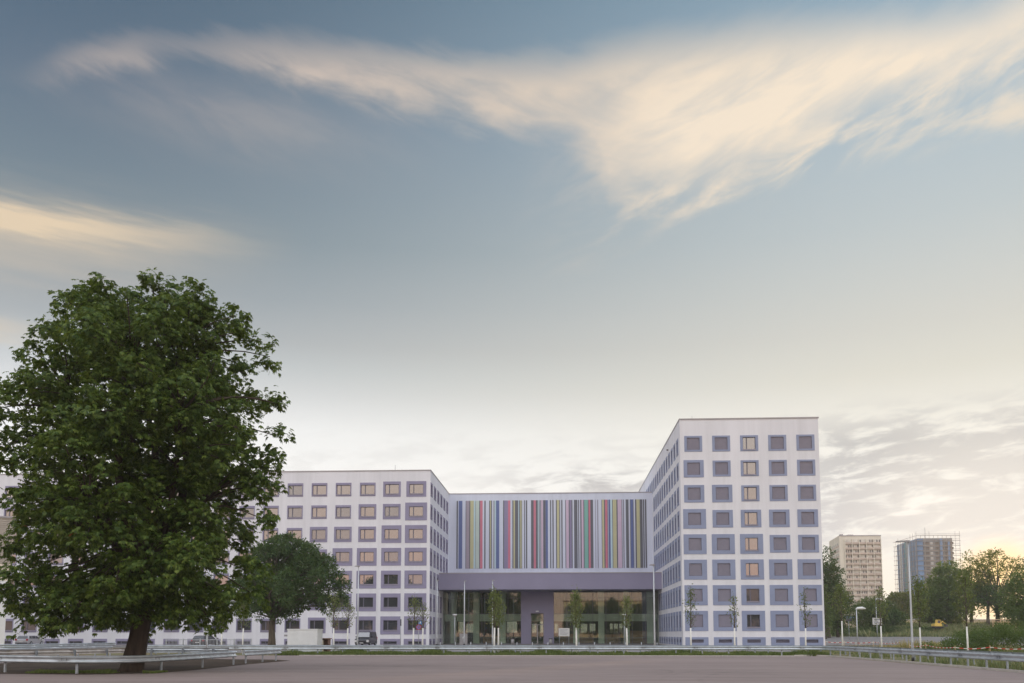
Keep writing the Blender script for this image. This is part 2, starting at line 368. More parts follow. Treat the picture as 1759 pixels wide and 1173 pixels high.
def asphalt(name, c, streak=.5, marks=False):
    m, n, b = principled(name, c, .82, spec=.3)
    a = tex(n, .10, 5, (1, 1, 1), 'World'); s_ = tex(n, .5, 6, (.10, 1.6, 1), 'World'); g = tex(n, 45, 3, (1, 1, 1), 'World'); p = tex(n, .9, 5, (1, 1, 1), 'World')
    f = a*.35 + s_*.3*streak*2 + g*.12 + p*.16
    n.links.new(ramp(n, f, [(.33, tuple(x*.72 for x in c)), (.47, c), (.62, tuple(x*1.22 for x in c))]), b.inputs['Base Color'])
    if marks:          # tyre arcs, paving seams and stains
        g_ = n.nodes.new('ShaderNodeNewGeometry'); sp_ = n.nodes.new('ShaderNodeSeparateXYZ'); n.links.new(g_.outputs['Position'], sp_.inputs[0])
        x_, y_ = N(n, sp_.outputs[0]), N(n, sp_.outputs[1]); acc = None; wb_ = (tex(n, .25, 3, (1, 1, 1), 'World')-.5)*1.2
        for cx_, cy_, r_, w_ in ((4, 78, 34, .16), (4, 78, 35.7, .16), (-12, 18, 26, .14), (-12, 18, 27.6, .14), (22, 30, 17, .12), (22, 30, 18.5, .12), (-4, 40, 9, .13)):
            q_ = (((x_-cx_)*(x_-cx_)+(y_-cy_)*(y_-cy_))._m('SQRT')+wb_-r_)/w_; q_ = ((q_*q_)*-1.0)._m('EXPONENT'); acc = q_ if acc is None else acc+q_
        seam = ((y_-47.2+wb_*.05)/.05); seam = (seam*seam*-1.0)._m('EXPONENT'); seam2 = ((y_-57.6+wb_*.05)/.05); seam2 = (seam2*seam2*-1.0)._m('EXPONENT')
        st_ = tex(n, .22, 5, (1, 1, 1), 'World', .7).sstep(.60, .68)
        f = f - acc*tex(n, .5, 3, coord='World').sstep(.35, .6)*.06 - (seam+seam2)*.10 - st_*.07
        f = f._m('MAXIMUM', 0.0)
        n.links.new(ramp(n, f, [(.30, tuple(x*.62 for x in c)), (.46, c), (.64, tuple(x*1.25 for x in c))]), b.inputs['Base Color'])
    bp = n.nodes.new('ShaderNodeBump'); bp.inputs['Strength'].default_value = .5; bp.inputs['Distance'].default_value = .006
    n.links.new(tex(n, 120, 3, (1, 1, 1), 'World').s, bp.inputs['Height']); n.links.new(bp.outputs[0], b.inputs['Normal']); return m
M['soil'] = ground_mat('earth_and_weeds', [(.20, .13, .085), (.21, .18, .095), (.14, .17, .065)], .35)
M['earth'] = ground_mat('brown_earth', [(.05, .034, .026), (.075, .052, .038), (.10, .075, .05)], .5)
M['asphalt'] = asphalt('asphalt', (.27, .21, .195), .7, True)
M['asphalt_b'] = asphalt('pale_asphalt', (.27, .25, .25))
M['paving'] = asphalt('forecourt_paving', (.26, .24, .235), .1)
def lines(a, b, n): return [a+(b-a)*i/n for i in range(n+1)]
xs = lines(-700, -100, 6)[:-1] + lines(-100, 30, 8)[:-1] + lines(30, 110, 32)[:-1] + lines(110, 900, 8)
ys = lines(-300, 30, 4)[:-1] + lines(30, 260, 58)[:-1] + lines(260, 266, 6)[:-1] + lines(266, 300, 4)[:-1] + lines(300, 1300, 5)
sheet('ground', xs, ys, M['soil'])
sheet('parking_lot', lines(-90, 19.6, 4), lines(-120, 66.6, 4), M['asphalt'], .006, True)
sheet('road', lines(-100, 24.5, 4), lines(76, 92, 2), M['asphalt_b'], .006, True)
sheet('forecourt', lines(-110, 36, 4), lines(104, 151.9, 3), M['paving'], .006, True)
sheet('car_park', lines(35, 130, 38), lines(128, 196, 17), M['asphalt_b'], .02)
# tree island: brown earth inside the crash-barrier loop
ISL = [(-31.0, 39.5), (-27.2, 36.9), (-23.5, 35.35), (-19.2, 34.75), (-16.9, 36.2), (-16.6, 40), (-16.9, 47), (-16.6, 53.6), (-18.2, 55.6), (-22, 56.6), (-27, 57), (-29.6, 55), (-31.4, 49)]
mb = MB(); k = len(ISL)
me = bpy.data.meshes.new('earth_bed'); me.from_pydata([(x, y, .012) for x, y in ISL] + [(-24, 46, .10)], [], [(i, (i+1) % k, k) for i in range(k)])
me.materials.append(M['earth']); me.update(); link('earth_bed', me, kind='structure')
# kerb lines
kb = MB(); kp = [(-20, 66.75), (17.6, 66.75), (19.2, 67.2), (19.85, 66.0), (20.0, 60), (20.0, 50), (19.8, 42), (19.6, 20)]
for i in range(len(kp)-1):
    a, b = Vector((*kp[i], 0)), Vector((*kp[i+1], 0)); d = (b-a).normalized(); nn = Vector((-d.y, d.x, 0))*.07
    for (q0, q1) in ((a, b),):
        c = [q0-nn, q1-nn, q1+nn, q0+nn]; k0 = len(kb.v)
        kb.v += [tuple(p) for p in c] + [(p.x, p.y, .05 if kp[i][1] > 66 and kp[i][0] < 17 else .10) for p in c]
        for f in ((4,5,6,7),(0,1,5,4),(1,2,6,5),(2,3,7,6),(3,0,4,7)): kb.f.append(tuple(k0+t for t in f)); kb.mi.append(0); kb.sm.append(False)
kb.build('kerb', M['kerb'], kind='structure')

# ------------------------------------------------------------------ office block builder
def rect_wall(mb, u0, u1, z0, z1, holes, P, mi=0):
    """wall in (u, z) with rectangular holes; P maps (u, depth, z) to a point"""
    us = sorted({u0, u1, *[h[i] for h in holes for i in (0, 1)]}); zs = sorted({z0, z1, *[h[i] for h in holes for i in (2, 3)]})
    us = [u for u in us if u0 <= u <= u1]; zs = [z for z in zs if z0 <= z <= z1]
    for i in range(len(us)-1):
        for j in range(len(zs)-1):
            cu, cz = (us[i]+us[i+1])/2, (zs[j]+zs[j+1])/2
            if any(h[0] < cu < h[1] and h[2] < cz < h[3] for h in holes): continue
            mb.quad(P(us[i], 0, zs[j]), P(us[i+1], 0, zs[j]), P(us[i+1], 0, zs[j+1]), P(us[i], 0, zs[j+1]), mi)
_cache = {}
def surround_mesh(W, H, w_, h_, dz, mt):
    key = (W, H, w_, h_, dz, mt.name)
    if key in _cache: return _cache[key]
    mb = MB(); X0, X1, Z0, Z1 = -W/2, W/2, -H/2, H/2; a0, a1, b0, b1 = -w_/2, w_/2, -h_/2+dz, h_/2+dz; f = -.045; d = .26
    for (x0, x1, z0, z1) in ((X0, X1, b1, Z1), (X0, X1, Z0, b0), (X0, a0, b0, b1), (a1, X1, b0, b1)):
        if x1-x0 > .001 and z1-z0 > .001: mb.quad((x0, f, z0), (x1, f, z0), (x1, f, z1), (x0, f, z1))
    for (p, q) in (((X0, Z0), (X1, Z0)), ((X1, Z0), (X1, Z1)), ((X1, Z1), (X0, Z1)), ((X0, Z1), (X0, Z0))):
        mb.quad((p[0], .02, p[1]), (q[0], .02, q[1]), (q[0], f, q[1]), (p[0], f, p[1]))
    for (p, q) in (((a0, b0), (a1, b0)), ((a1, b0), (a1, b1)), ((a1, b1), (a0, b1)), ((a0, b1), (a0, b0))):
        mb.quad((p[0], f, p[1]), (q[0], f, q[1]), (q[0], d, q[1]), (p[0], d, p[1]))
    _cache[key] = mb.mesh('window_surround', mt); return _cache[key]
def frame_mesh(w_, h_, dz, split):
    key = ('f', w_, h_, dz, split)
    if key in _cache: return _cache[key]
    mb = MB(); t = .07; b0, b1 = -h_/2+dz, h_/2+dz; y0, y1 = .13, .20
    mb.box(-w_/2, w_/2, y0, y1, b1-t, b1); mb.box(-w_/2, w_/2, y0, y1, b0, b0+t)
    mb.box(-w_/2, -w_/2+t, y0, y1, b0+t, b1-t); mb.box(w_/2-t, w_/2, y0, y1, b0+t, b1-t)
    if split is not None: mb.box(split-.065, split+.065, y0-.02, y1, b0+t, b1-t)
    _cache[key] = mb.mesh('window_frame', M['frame']); return _cache[key]
def pane_mesh(x0, x1, z0, z1, mt):
    key = ('p', x0, x1, z0, z1, mt.name)
    if key in _cache: return _cache[key]
    _cache[key] = MB().box(x0, x1, .16, .18, z0, z1).mesh('pane', mt); return _cache[key]
def sill_mesh(w_, h_, dz):
    key = ('s', w_, h_, dz)
    if key in _cache: return _cache[key]
    z = -h_/2+dz; _cache[key] = MB().box(-w_/2-.03, w_/2+.03, -.11, .13, z-.10, z-.005).mesh('window_sill', M['sill']); return _cache[key]
def shutter_mesh(w_, h_, dz, full=True):
    key = ('r', w_, h_, dz)
    if key in _cache: return _cache[key]
    mb = MB(); z0, z1 = -h_/2+dz, h_/2+dz; n = 16; st = (z1-z0-.08)/n
    for i in range(n):
        a = z0+.04+i*st
        mb.quad((-w_/2+.05, .085, a), (w_/2-.05, .085, a), (w_/2-.05, .06, a+st*.75), (-w_/2+.05, .06, a+st*.75))
        mb.quad((-w_/2+.05, .06, a+st*.75), (w_/2-.05, .06, a+st*.75), (w_/2-.05, .085, a+st), (-w_/2+.05, .085, a+st))
    _cache[key] = mb.mesh('roller_shutter', M['shutter']); return _cache[key]
def rail_mesh(w_, h_, dz):
    key = ('rr', w_, h_, dz)
    if key in _cache: return _cache[key]
    mb = MB(); z0, z1 = -h_/2+dz, h_/2+dz
    mb.box(-w_/2, -w_/2+.05, .03, .10, z0+.04, z1-.04).box(w_/2-.05, w_/2, .03, .10, z0+.04, z1-.04).box(-w_/2, w_/2, .02, .10, z0, z0+.04).box(-w_/2, w_/2, .02, .10, z1-.04, z1)
    _cache[key] = mb.mesh('shutter_guide', M['frame']); return _cache[key]
def window(parent, loc, rotz, W, H, w_, h_, dz, mt, style, pane='pane'):
    s = link('window_surround', surround_mesh(W, H, w_, h_, dz, mt), parent, loc, rotz)
    if style == 'shutter':
        link('roller_shutter', shutter_mesh(w_, h_, dz), s); link('shutter_guide', rail_mesh(w_, h_, dz), s)
    else:
        sp = round(-w_/2+w_*.31, 3) if w_ > 1.3 else None
        link('window_frame', frame_mesh(w_, h_, dz, sp), s); t = .07; z0, z1 = -h_/2+dz+t, h_/2+dz-t
        if sp is not None:
            link('pane', pane_mesh(-w_/2+t, sp-.065, z0, z1, M[pane]), s); link('pane', pane_mesh(sp+.065, w_/2-t, z0, z1, M[pane]), s)
        else: link('pane', pane_mesh(-w_/2+t, w_/2-t, z0, z1, M[pane]), s)
        link('window_sill', sill_mesh(w_, h_, dz), s)
    return s

# --- left wing
XL, YL, ZL = -19.35, 130.0, 26.36
lb = thing('office_building', 'long white office wing left of the entrance with lilac framed windows reflecting a peach sky', 'building', (XL, YL, 0))
mb = MB(); holes = []; X_END = -96-XL
colsL = [-21.5-3.72*i for i in range(20)]; zrL = [23.56-3.435*i for i in range(7)]
CL = {'S': (2.40, 2.07), 'M': (2.70, 2.34), 'L': (3.02, 2.68), 'X': (3.32, 2.70)}
def class_left(c, r):
    k_ = r - max(0, c-0)*1.0
    if c == 0: return (3.03, 2.39) if r == 0 else CL['X']
    if c == 1: return CL['M'] if r < 2 else CL['L']
    if c == 2: return CL['S'] if r < 1 else (CL['M'] if r < 3 else CL['L'])
    if c == 3: return CL['S'] if r < 2 else (CL['M'] if r < 3 or r > 5 else CL['L'])
    if c == 4: return CL['S'] if r < 2 else CL['M']
    return CL['S']
jobs = []
for c, xc in enumerate(colsL):
    for r, zc in enumerate(zrL):
        Wd, Hd = class_left(c, r); jobs.append((xc-XL, zc, Wd, Hd, 2.14, 1.46, -.03 if Wd < 2.6 else .02, r))
    Wd = class_left(c, 6)[0]; jobs.append((xc-XL, .50, Wd, .86, 2.0, .42, -.14, 7))
for j in jobs: holes.append((j[0]-j[2]/2+.01, j[0]+j[2]/2-.01, j[1]-j[3]/2+.01, j[1]+j[3]/2-.01))
rect_wall(mb, X_END, 0, 0, ZL, holes, lambda u, d, z: (u, d, z))
colsLs = [131.15+3.72*i for i in range(6)]; side_l = []
for c, yc in enumerate(colsLs):
    for r, zc in enumerate(zrL):
        if r == 4 and yc > 140: continue
        if r > 4 and yc > 144.5: continue
        wd = 2.25 if c else 2.05
        side_l.append((yc-YL, zc, wd, (2.1, 2.3, 2.5)[min(2, r)] if r < 3 else 2.66, 1.55, 1.5, .0, r))
    if yc < 144.5: side_l.append((yc-YL, .50, 2.2, .86, 1.5, .42, -.14, 7))
hs = [(j[0]-j[2]/2+.01, j[0]+j[2]/2-.01, j[1]-j[3]/2+.01, j[1]+j[3]/2-.01) for j in side_l]
rect_wall(mb, 0, 40, 0, ZL, hs, lambda u, d, z: (0, u, z))
mb.quad((X_END, 0, 0), (X_END, 0, ZL), (X_END, 40, ZL), (X_END, 40, 0)); mb.quad((0, 40, 0), (X_END, 40, 0), (X_END, 40, ZL), (0, 40, ZL))
mb.build('wall', M['white_wall'], lb)
MB().box(X_END+.02, -.02, .02, 39.9, ZL-.1, ZL).build('roof', M['roof'], lb)
MB().box(X_END-.05, .07, -.07, .3, ZL, ZL+.14).box(-.3, .07, .3, 40, ZL, ZL+.14).build('roof_coping', M['coping'], lb)
rl = random.Random(3)
for j in jobs: window(lb, (j[0], 0, j[1]), 0, *j[2:7], M['purple_l'], 'glass', rl.choice(['pane', 'pane', 'pane', 'pane_b', 'pane', 'pane_b' if rl.random() < .7 else 'pane_c']) if j[7] < 5 else 'pane_dark')
for j in side_l: window(lb, (0, j[0], j[1]), R(90), *j[2:7], M['purple_l'], 'glass', 'pane_dark' if j[0] > 6 or j[7] > 4 else 'pane')
MB().tube([(-6, 3, ZL+.1), (-6, 3, ZL+1.5)], .03, 6).build('lightning_rod', M['grey_metal'], lb)
MB().box(-.01, .02, 11.6, 11.75, 0, 8.6).build('downpipe', M['grey_metal'], lb)

# --- right tower
XR, YR, ZR, XR1 = 16.4, 117.0, 30.5, 34.82
rb = thing('office_tower', 'tall white corner tower right of the entrance with blue grey shuttered windows', 'building', (XR, YR, 0))
colsR = [18.18+3.72*i for i in range(5)]; zrR = [27.18-3.40*i for i in range(8)]
CR = {'S': (2.38, 2.16), 'M': (2.68, 2.36), 'L': (3.02, 2.66)}
GR = ['SSSSS', 'MSSSS', 'MMSSS', 'LMMMM', 'LLLMM', 'LLLLL', 'LLLLL', 'LLLLL']
mb = MB(); jr = []
for r, zc in enumerate(zrR):
    for c, xc in enumerate(colsR): jr.append((xc-XR, zc, *CR[GR[r][c]], 1.70, 1.66, 0.0, 'glass' if c == 2 else 'shutter', r))
for xc in colsR: jr.append((xc-XR, .70, 3.02, 1.08, 1.75, .44, .02, 'shutter', 8))
rect_wall(mb, 0, XR1-XR, 0, ZR, [(j[0]-j[2]/2+.01, j[0]+j[2]/2-.01, j[1]-j[3]/2+.01, j[1]+j[3]/2-.01) for j in jr], lambda u, d, z: (u, d, z))
sr = []
for k_ in range(20):
    yc = 119.5+2.98*k_
    for r, zc in enumerate(zrR):
        if yc > 150.5 and r > 0: continue
        if 5 <= r and yc > (139 if r == 5 else 144.2): continue
        sr.append((yc-YR, zc, 1.82 if r < 4 else 2.2, (2.3, 2.4, 2.5)[min(r, 2)] if r < 3 else 2.7, 1.2, 1.66, 0., 'glass' if (k_*7+r*3) % 5 == 0 else 'shutter', r))
    if yc < 144.2: sr.append((yc-YR, .70, 2.2, 1.08, 1.4, .44, .02, 'shutter', 8))
sr = [j for j in sr if j[0] < 58]
rect_wall(mb, -64, 0, 0, ZR, [(-j[0]-j[2]/2+.01, -j[0]+j[2]/2-.01, j[1]-j[3]/2+.01, j[1]+j[3]/2-.01) for j in sr], lambda u, d, z: (0, -u, z))
mb.quad((XR1-XR, 0, 0), (XR1-XR, 64, 0), (XR1-XR, 64, ZR), (XR1-XR, 0, ZR)); mb.quad((XR1-XR, 64, 0), (0, 64, 0), (0, 64, ZR), (XR1-XR, 64, ZR))
mb.build('wall', M['white_wall'], rb)
MB().box(.02, XR1-XR-.02, .02, 63.9, ZR-.1, ZR).build('roof', M['roof'], rb)
MB().box(-.07, XR1-XR+.09, -.09, .3, ZR, ZR+.15).box(-.07, .3, .3, 64, ZR, ZR+.15).box(XR1-XR-.25, XR1-XR+.09, .3, 64, ZR, ZR+.15).build('roof_coping', M['coping'], rb)
for j in jr: window(rb, (j[0], 0, j[1]), 0, *j[2:7], M['purple_r'], j[7], 'pane' if j[8] < 6 else 'pane_dark')
for j in sr: window(rb, (0, j[0], j[1]), R(-90), *j[2:7], M['purple_r'], j[7], 'pane_dark')
MB().box(-.25, 0, 12.2, 12.5, 28.9, 29.05).build('wall_camera', M['dark_metal'], rb)  # small dark camera box on the side wall, gives no light
MB().tube([(2, 2, ZR+.1), (2, 2, ZR+1.0)], .025, 6).build('lightning_rod', M['grey_metal'], rb)

# --- entrance block between them
YW, YC, YG = 152.0, 140.0, 145.5
X0, X1 = XL+.004, XR-.004
eb = thing('entrance_building', 'recessed entrance block with striped colour mural above a lilac canopy and glazed lobby', 'building', (0, YG, 0))
dy = -YG
mb = MB().box(X0, X1, YW+dy, YW+22+dy, 11.42, 26.25); mb.build('wall', M['mural_wall'], eb)
MB().box(X0, X1, YW+dy-.06, YW+dy+.3, 26.25, 26.40).build('roof_coping', M['coping'], eb)
MB().box(X0, X1, YC+dy, YW+dy+.02, 8.78, 11.42).build('canopy', M['purple_d'], eb)
MB().box(X0, X1, YC+dy-.05, YC+dy, 11.36, 11.50).build('canopy_trim', M['coping'], eb)
# mural stripes (measured left to right)
dk, bl, mv, ye, cy, pg, rd, pu, pk, te, gr2 = (.135,.14,.165), (.13,.17,.35), (.38,.33,.39), (.53,.51,.31), (.52,.68,.72), (.52,.61,.56), (.60,.20,.27), (.28,.25,.38), (.60,.47,.59), (.22,.46,.40), (.25,.24,.31)
cols = dict(dk=dk, bl=bl, mv=mv, ye=ye, cy=cy, pg=pg, rd=rd, pu=pu, pk=pk, te=te, gr=gr2)
SM = {k_: mat('mural_'+n_, cols[k_], .7, .04, .5) for k_, n_ in dict(dk='charcoal', bl='blue', mv='mauve', ye='olive_yellow', cy='pale_cyan', pg='pale_green', rd='raspberry', pu='purple', pk='pink', te='teal', gr='grey_violet').items()}
A3 = 'dk105-122 bl133-177 dk220-226 mv227-265 dk266-277 ye278-320 cy323-341 dk342-345 pg346-390 dk391-401 rd402-432 dk455-470 dk515-524 ye525-537 dk538-549 dk572-580 cy584-600 bl602-642 dk692-704 pu705-752 rd753-782 dk808-821 ye822-840 dk841-880 cy884-893 dk895-906 ye907-923 dk924-930 dk955-965 dk978-994 dk1043-1076 rd1077-1103 dk1104-1127 cy1129-1139 dk1142-1150 dk1160-1168 pk1170-1194 dk1196-1227 bl1228-1255'
A4 = 'dk35-48 dk66-80 dk110-121 ye122-151 dk152-160 dk178-192 dk228-236 pk237-270 dk272-283 pu284-306 dk307-318 dk338-380 dk390-401 dk417-431 pk432-456 dk457-467 te468-513 dk514-521 rd522-543 dk544-578 gr605-611 gr632-642 dk685-691 ye692-716 dk717-729 rd730-757 dk758-764 bl772-795 cy797-818 dk820-826 ye827-872 dk873-887 pk888-937 dk938-944 gr955-968 dk990-1025 dk1043-1049 bl1050-1082 dk1083-1089 dk1108-1124 ye1125-1165 dk1166-1200 dk1207-1222 dk1232-1250'
import re
for txt, x0p, sc in ((A3, 770, 7.333), (A4, 940, 7.3316)):
    for t in txt.split():
        k_, a, b = re.match(r'([a-z]+)(\d+)-(\d+)', t).groups()
        xa = atY(x0p+int(a)/sc, 890, YW).x; xb = atY(x0p+int(b)/sc, 890, YW).x
        MB().box(xa, xb, YW+dy-.05, YW+dy-.002, 13.07, 25.07).build('mural_stripe', SM[k_], eb)
# lobby: portal, glazing, interior
PX0, PX1, DX0, DX1, DZ = -6.29, -.87, -4.66, -2.52, 5.10
pm = MB(); pm.box(PX0, DX0, -.12, 2.2, 0, 8.76).box(DX1, PX1, -.12, 2.2, 0, 8.76).box(DX0, DX1, -.12, 2.2, DZ, 8.76); pm.build('portal', M['purple_d'], eb)
door = MB().box(DX0, DX0+.09, .7, .82, 0, DZ).box(DX1-.09, DX1, .7, .82, 0, DZ).box(DX0+.09, DX1-.09, .7, .82, DZ-.1, DZ).box(DX0+.09, DX1-.09, .7, .82, 3.15, 3.27).box((DX0+DX1)/2-.1, (DX0+DX1)/2+.1, .7, .82, 0, 3.15).build('door', M['grey_metal'], eb)
xm = (DX0+DX1)/2
MB().box(DX0+.09, xm-.1, .75, .77, .02, 3.15).build('pane', M['lobby_glass'], door); MB().box(xm+.1, DX1-.09, .75, .77, .02, 3.15).build('pane', M['lobby_glass'], door)
MB().box(DX0+.09, DX1-.09, .75, .77, 3.27, DZ-.1).build('pane', M['lobby_glass'], door)
MB().box(xm-.25, xm+.25, -.32, -.12, 5.32, 5.5).build('door_lamp', M['white_metal'], eb)
zs_ = [0.06, 5.0, 7.62, 8.76]
for (ga, gb) in ((X0, PX0), (PX1, X1)):
    n_ = round((gb-ga)/2.16); st = (gb-ga)/n_
    for i in range(n_):
        a, b = ga+i*st, ga+(i+1)*st
        for j in range(3):
            MB().box(a+.025, b-.025, -.012, .012, zs_[j]+.025, zs_[j+1]-.025).build('lobby_pane', M['lobby_glass'], eb)
    for i in range(n_+1):
        MB().box(ga+i*st-.024, ga+i*st+.024, -.05, .09, 0, 8.76).build('mullion', M['frame'], eb)
    for z in zs_[:3]: MB().box(ga+.05, gb-.05, -.045, .08, z-.024, z+.024).build('transom', M['frame'], eb)
COLX = [atY(p, 1080, 147).x for p in (779, 818, 863.5, 990, 1033, 1076.5, 1117)]
for x in COLX: MB().box(x-.5, x+.5, 1.4, 2.3, 0, 8.76).build('lobby_column', M['lobby_conc'], eb)
MB().box(X0, X1, 2.32, 3.0, 3.8, 5.0).build('gallery_edge', M['lobby_conc'], eb)
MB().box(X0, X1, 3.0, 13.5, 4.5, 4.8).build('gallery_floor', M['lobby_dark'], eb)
MB().box(X0, X1, .2, 14, -.02, .05).build('lobby_floor', M['lobby_floor'], eb)
cm = MB(); zc0 = 5.0
for i in range(90):
    x = X0+.3+i*(X1-X0-.6)/90
    cm.quad((x, 3.4+.09*(i % 2), zc0), (x+(X1-X0-.6)/90, 3.4+.09*((i+1) % 2), zc0), (x+(X1-X0-.6)/90, 3.4+.09*((i+1) % 2), 8.7), (x, 3.4+.09*(i % 2), 8.7))
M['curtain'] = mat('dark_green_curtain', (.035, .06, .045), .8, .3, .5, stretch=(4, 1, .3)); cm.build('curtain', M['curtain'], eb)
# rear wall of the lobby with openings to daylight
bw = MB(); oh = []
for p0, p1 in ((786, 797), (800, 812), (870, 888), (914, 921), (927, 933), (953, 958), (998, 1009), (1013, 1023), (1048, 1053), (1055, 1062), (1064, 1070)):
    xa, xb = atY(p0, 1080, 158).x, atY(p1, 1080, 158).x; oh.append((xa, xb, 1.9, 3.5 if (p0 % 3) else 3.9))
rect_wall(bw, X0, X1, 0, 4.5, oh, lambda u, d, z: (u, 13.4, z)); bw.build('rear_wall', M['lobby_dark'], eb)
M['rear_glass'] = clear_glass('rear_glass', (.50, .52, .51), .05)
for (xa, xb, za, zb) in oh: MB().box(xa-.03, xb+.03, 13.5, 13.56, za-.03, zb+.03).build('rear_window', M['rear_glass'], eb)
for (xa, xb, h_) in ((-13, -9.3, 1.3), (.2, 5.9, 1.7), (7.8, 10.4, 1.6), (12, 15.2, 2.2)):
    MB().box(xa, xb, 4.5, 5.2, .05, h_).build('counter', M['wood'], eb)
MB().box(-18.5, 15.6, 3.1, 3.16, 1.05, 1.10).build('handrail', M['grey_metal'], eb)

# --- neighbour at the far left edge
xe = atY(19, 1000, 100).x
nb = thing('annex_building', 'pale block at the left edge with white lower wall and ribbed beige upper floors', 'building', (xe, 100, 0), R(36))
MB().box(-22, -.35, 0, 14, 0, 7.9).build('lower_wall', M['white_metal'], nb)
MB().box(-22, -.1, .1, 14, 7.9, 9.9).build('middle_wall', M['cream'], nb)
M['beige'] = mat('ribbed_beige_cladding', (.44, .40, .35), .7, .08, 1); MB().box(-22, 0, .2, 14, 9.9, 15.4).build('upper_wall', M['beige'], nb)
rm = MB().box(-21.9, .03, .13, .20, 0, .12).mesh('cladding_rib', M['beige'])
for i in range(22): link('cladding_rib', rm, nb, (0, 0, 10+.25*i))
MB().box(-22.1, .1, 0, 14, 15.4, 15.6).build('roof', M['coping'], nb)
for i in range(5): MB().box(-.36-1.9*(i+1), -.33-1.9*(i+1), -.015, 0, 0, 7.9).build('panel_joint', M['grey_metal'], nb)

# ------------------------------------------------------------------ crash barriers
PROF = [(0, .750), (.030, .752), (.078, .715), (.080, .678), (.010, .625), (.010, .570), (.080, .517), (.078, .480), (.030, .443), (0, .445)]
def polyline(pts, step=.5):
    """rounded resampled path"""
    P_ = [Vector((*p, 0)) for p in pts]
    for _ in range(2):
        Q = [P_[0]]
        for a, b in zip(P_, P_[1:]): Q += [a.lerp(b, .25), a.lerp(b, .75)]
        P_ = Q + [P_[-1]]
    out = [P_[0]]; acc = 0
    for a, b in zip(P_, P_[1:]):
        L_ = (b-a).length
        if L_ < 1e-6: continue
        d = step-acc
        while d < L_: out.append(a.lerp(b, d/L_)); d += step
        acc = L_-(d-step)
    return out
def barrier(pts, label, side=1, spacing=2.0, group=None, mt='galv', step=.5):
    path = polyline(pts, step); base = path[0].copy()
    root = thing('crash_barrier', label, 'crash barrier', base, 0, group)
    per = int(4/step)
    nor = []
    for i in range(len(path)):
        d = (path[min(i+1, len(path)-1)]-path[max(i-1, 0)]).normalized(); nor.append(Vector((d.y, -d.x, 0))*side)
    for s0 in range(0, len(path)-1, per):
        e = min(s0+per, len(path)-1); mb = MB(); n = len(PROF); lap = .006 if (s0//per) % 2 else 0
        for i in range(s0, e+1):
            ext = Vector((0, 0, 0))
            if i == s0 and s0 > 0: ext = (path[s0]-path[s0+1])*.35
            for off in (.006, 0):
                for (dp, z) in PROF: p = path[i]+ext-base+nor[i]*(dp+off+lap+.10); mb.v.append((p.x, p.y, z))
        for i in range(e-s0):
            a = i*2*n; b = a+2*n
            for j in range(n-1):
                mb.f.append((a+j, b+j, b+j+1, a+j+1)); mb.f.append((a+n+j, a+n+j+1, b+n+j+1, b+n+j)); mb.mi += [0, 0]; mb.sm += [True, True]
            for j in (0, n-1): mb.f.append((a+j, a+n+j, b+n+j, b+j)); mb.mi.append(0); mb.sm.append(False)
        for a in (0, (e-s0)*2*n):
            for j in range(n-1): mb.f.append((a+j, a+j+1, a+n+j+1, a+n+j)); mb.mi.append(0); mb.sm.append(False)
        rail = mb.build('rail', M[mt], root)
        if not hasattr(barrier, 'splice'):
            b_ = MB()
            for z in (.55, .60, .645):
                for x in (-.12, .12): b_.box(x-.014, x+.014, -.02, 0, z-.012, z+.012)
            barrier.splice = b_.mesh('bolts', M['bolt'])
        bo = link('bolts', barrier.splice, rail, path[s0]-base+nor[s0]*.135); bo.rotation_euler[2] = math.atan2(nor[s0].x, -nor[s0].y)
    if not hasattr(barrier, 'post'):
        barrier.post = MB().box(-.05, .05, -.035, -.028, 0, .72).box(-.05, -.043, -.028, .03, 0, .72).box(.043, .05, -.028, .03, 0, .72).mesh('post', M['galv_dark'])
        barrier.spacer = MB().box(-.045, .045, -.10, -.035, .50, .70).mesh('spacer', M['galv_dark'])
    k_ = max(1, int(round(spacing/step)))
    for i in range(min(1, len(path)-1), len(path), k_):
        po = link('post', barrier.post, root, path[i]-base); po.rotation_euler[2] = math.atan2(nor[i].x, -nor[i].y)
        link('spacer', barrier.spacer, po)
    return root
barrier([(-33.5, 68.3), (-10, 68.3), (17.2, 68.3), (20.1, 68.0), (20.35, 65), (20.35, 50), (20.1, 40), (19.9, 22)], 'long front crash barrier along the grass verge, turning towards the viewer at right', 1, 2.0, 'double crash barrier round the lot')
barrier([(-36, 71.4), (-10, 71.0), (19, 70.4), (22.0, 69.4), (22.4, 66), (22.4, 50), (22.2, 40), (22.0, 20)], 'rear line of the double crash barrier, running behind the front one around the corner', -1, 2.0, 'double crash barrier round the lot')
barrier([(-30.5, 41.5), (-27.6, 38.4), (-24.2, 36.7), (-20.8, 35.35), (-18.2, 35.45), (-17.35, 38), (-17.3, 46.2)], 'nearest crash barrier, curving in front of the big tree trunk', 1, 4.0, None, 'galv')
barrier([(-17.5, 47.7), (-17.35, 50), (-17.4, 53.8)], 'short crash barrier section right of the gap beside the big tree', 1, 2.5, None, 'galv')
barrier([(-31.5, 43.5), (-30.6, 47.2), (-29.2, 50.0), (-28.3, 53.0), (-27.6, 55.6)], 'crash barrier behind the big tree at left, seen from its post side', -1, 2.6, None, 'warm_galv')
barrier([(-27.2, 56.2), (-24, 56.6), (-21.6, 56.6)], 'crash barrier right behind the big tree trunk', -1, 2.0, None, 'galv')
barrier([(-37.0, 50.5), (-35.2, 55), (-34.0, 60.0), (-33.8, 64.8)], 'crash barrier left of the big tree, second line back', 1, 2.0, None, 'galv')
barrier([(-49.5, 70), (-48.1, 76), (-47.8, 84), (-47.7, 92)], 'farthest crash barrier at left, in front of the parked silver car', 1, 2.0, None, 'galv')
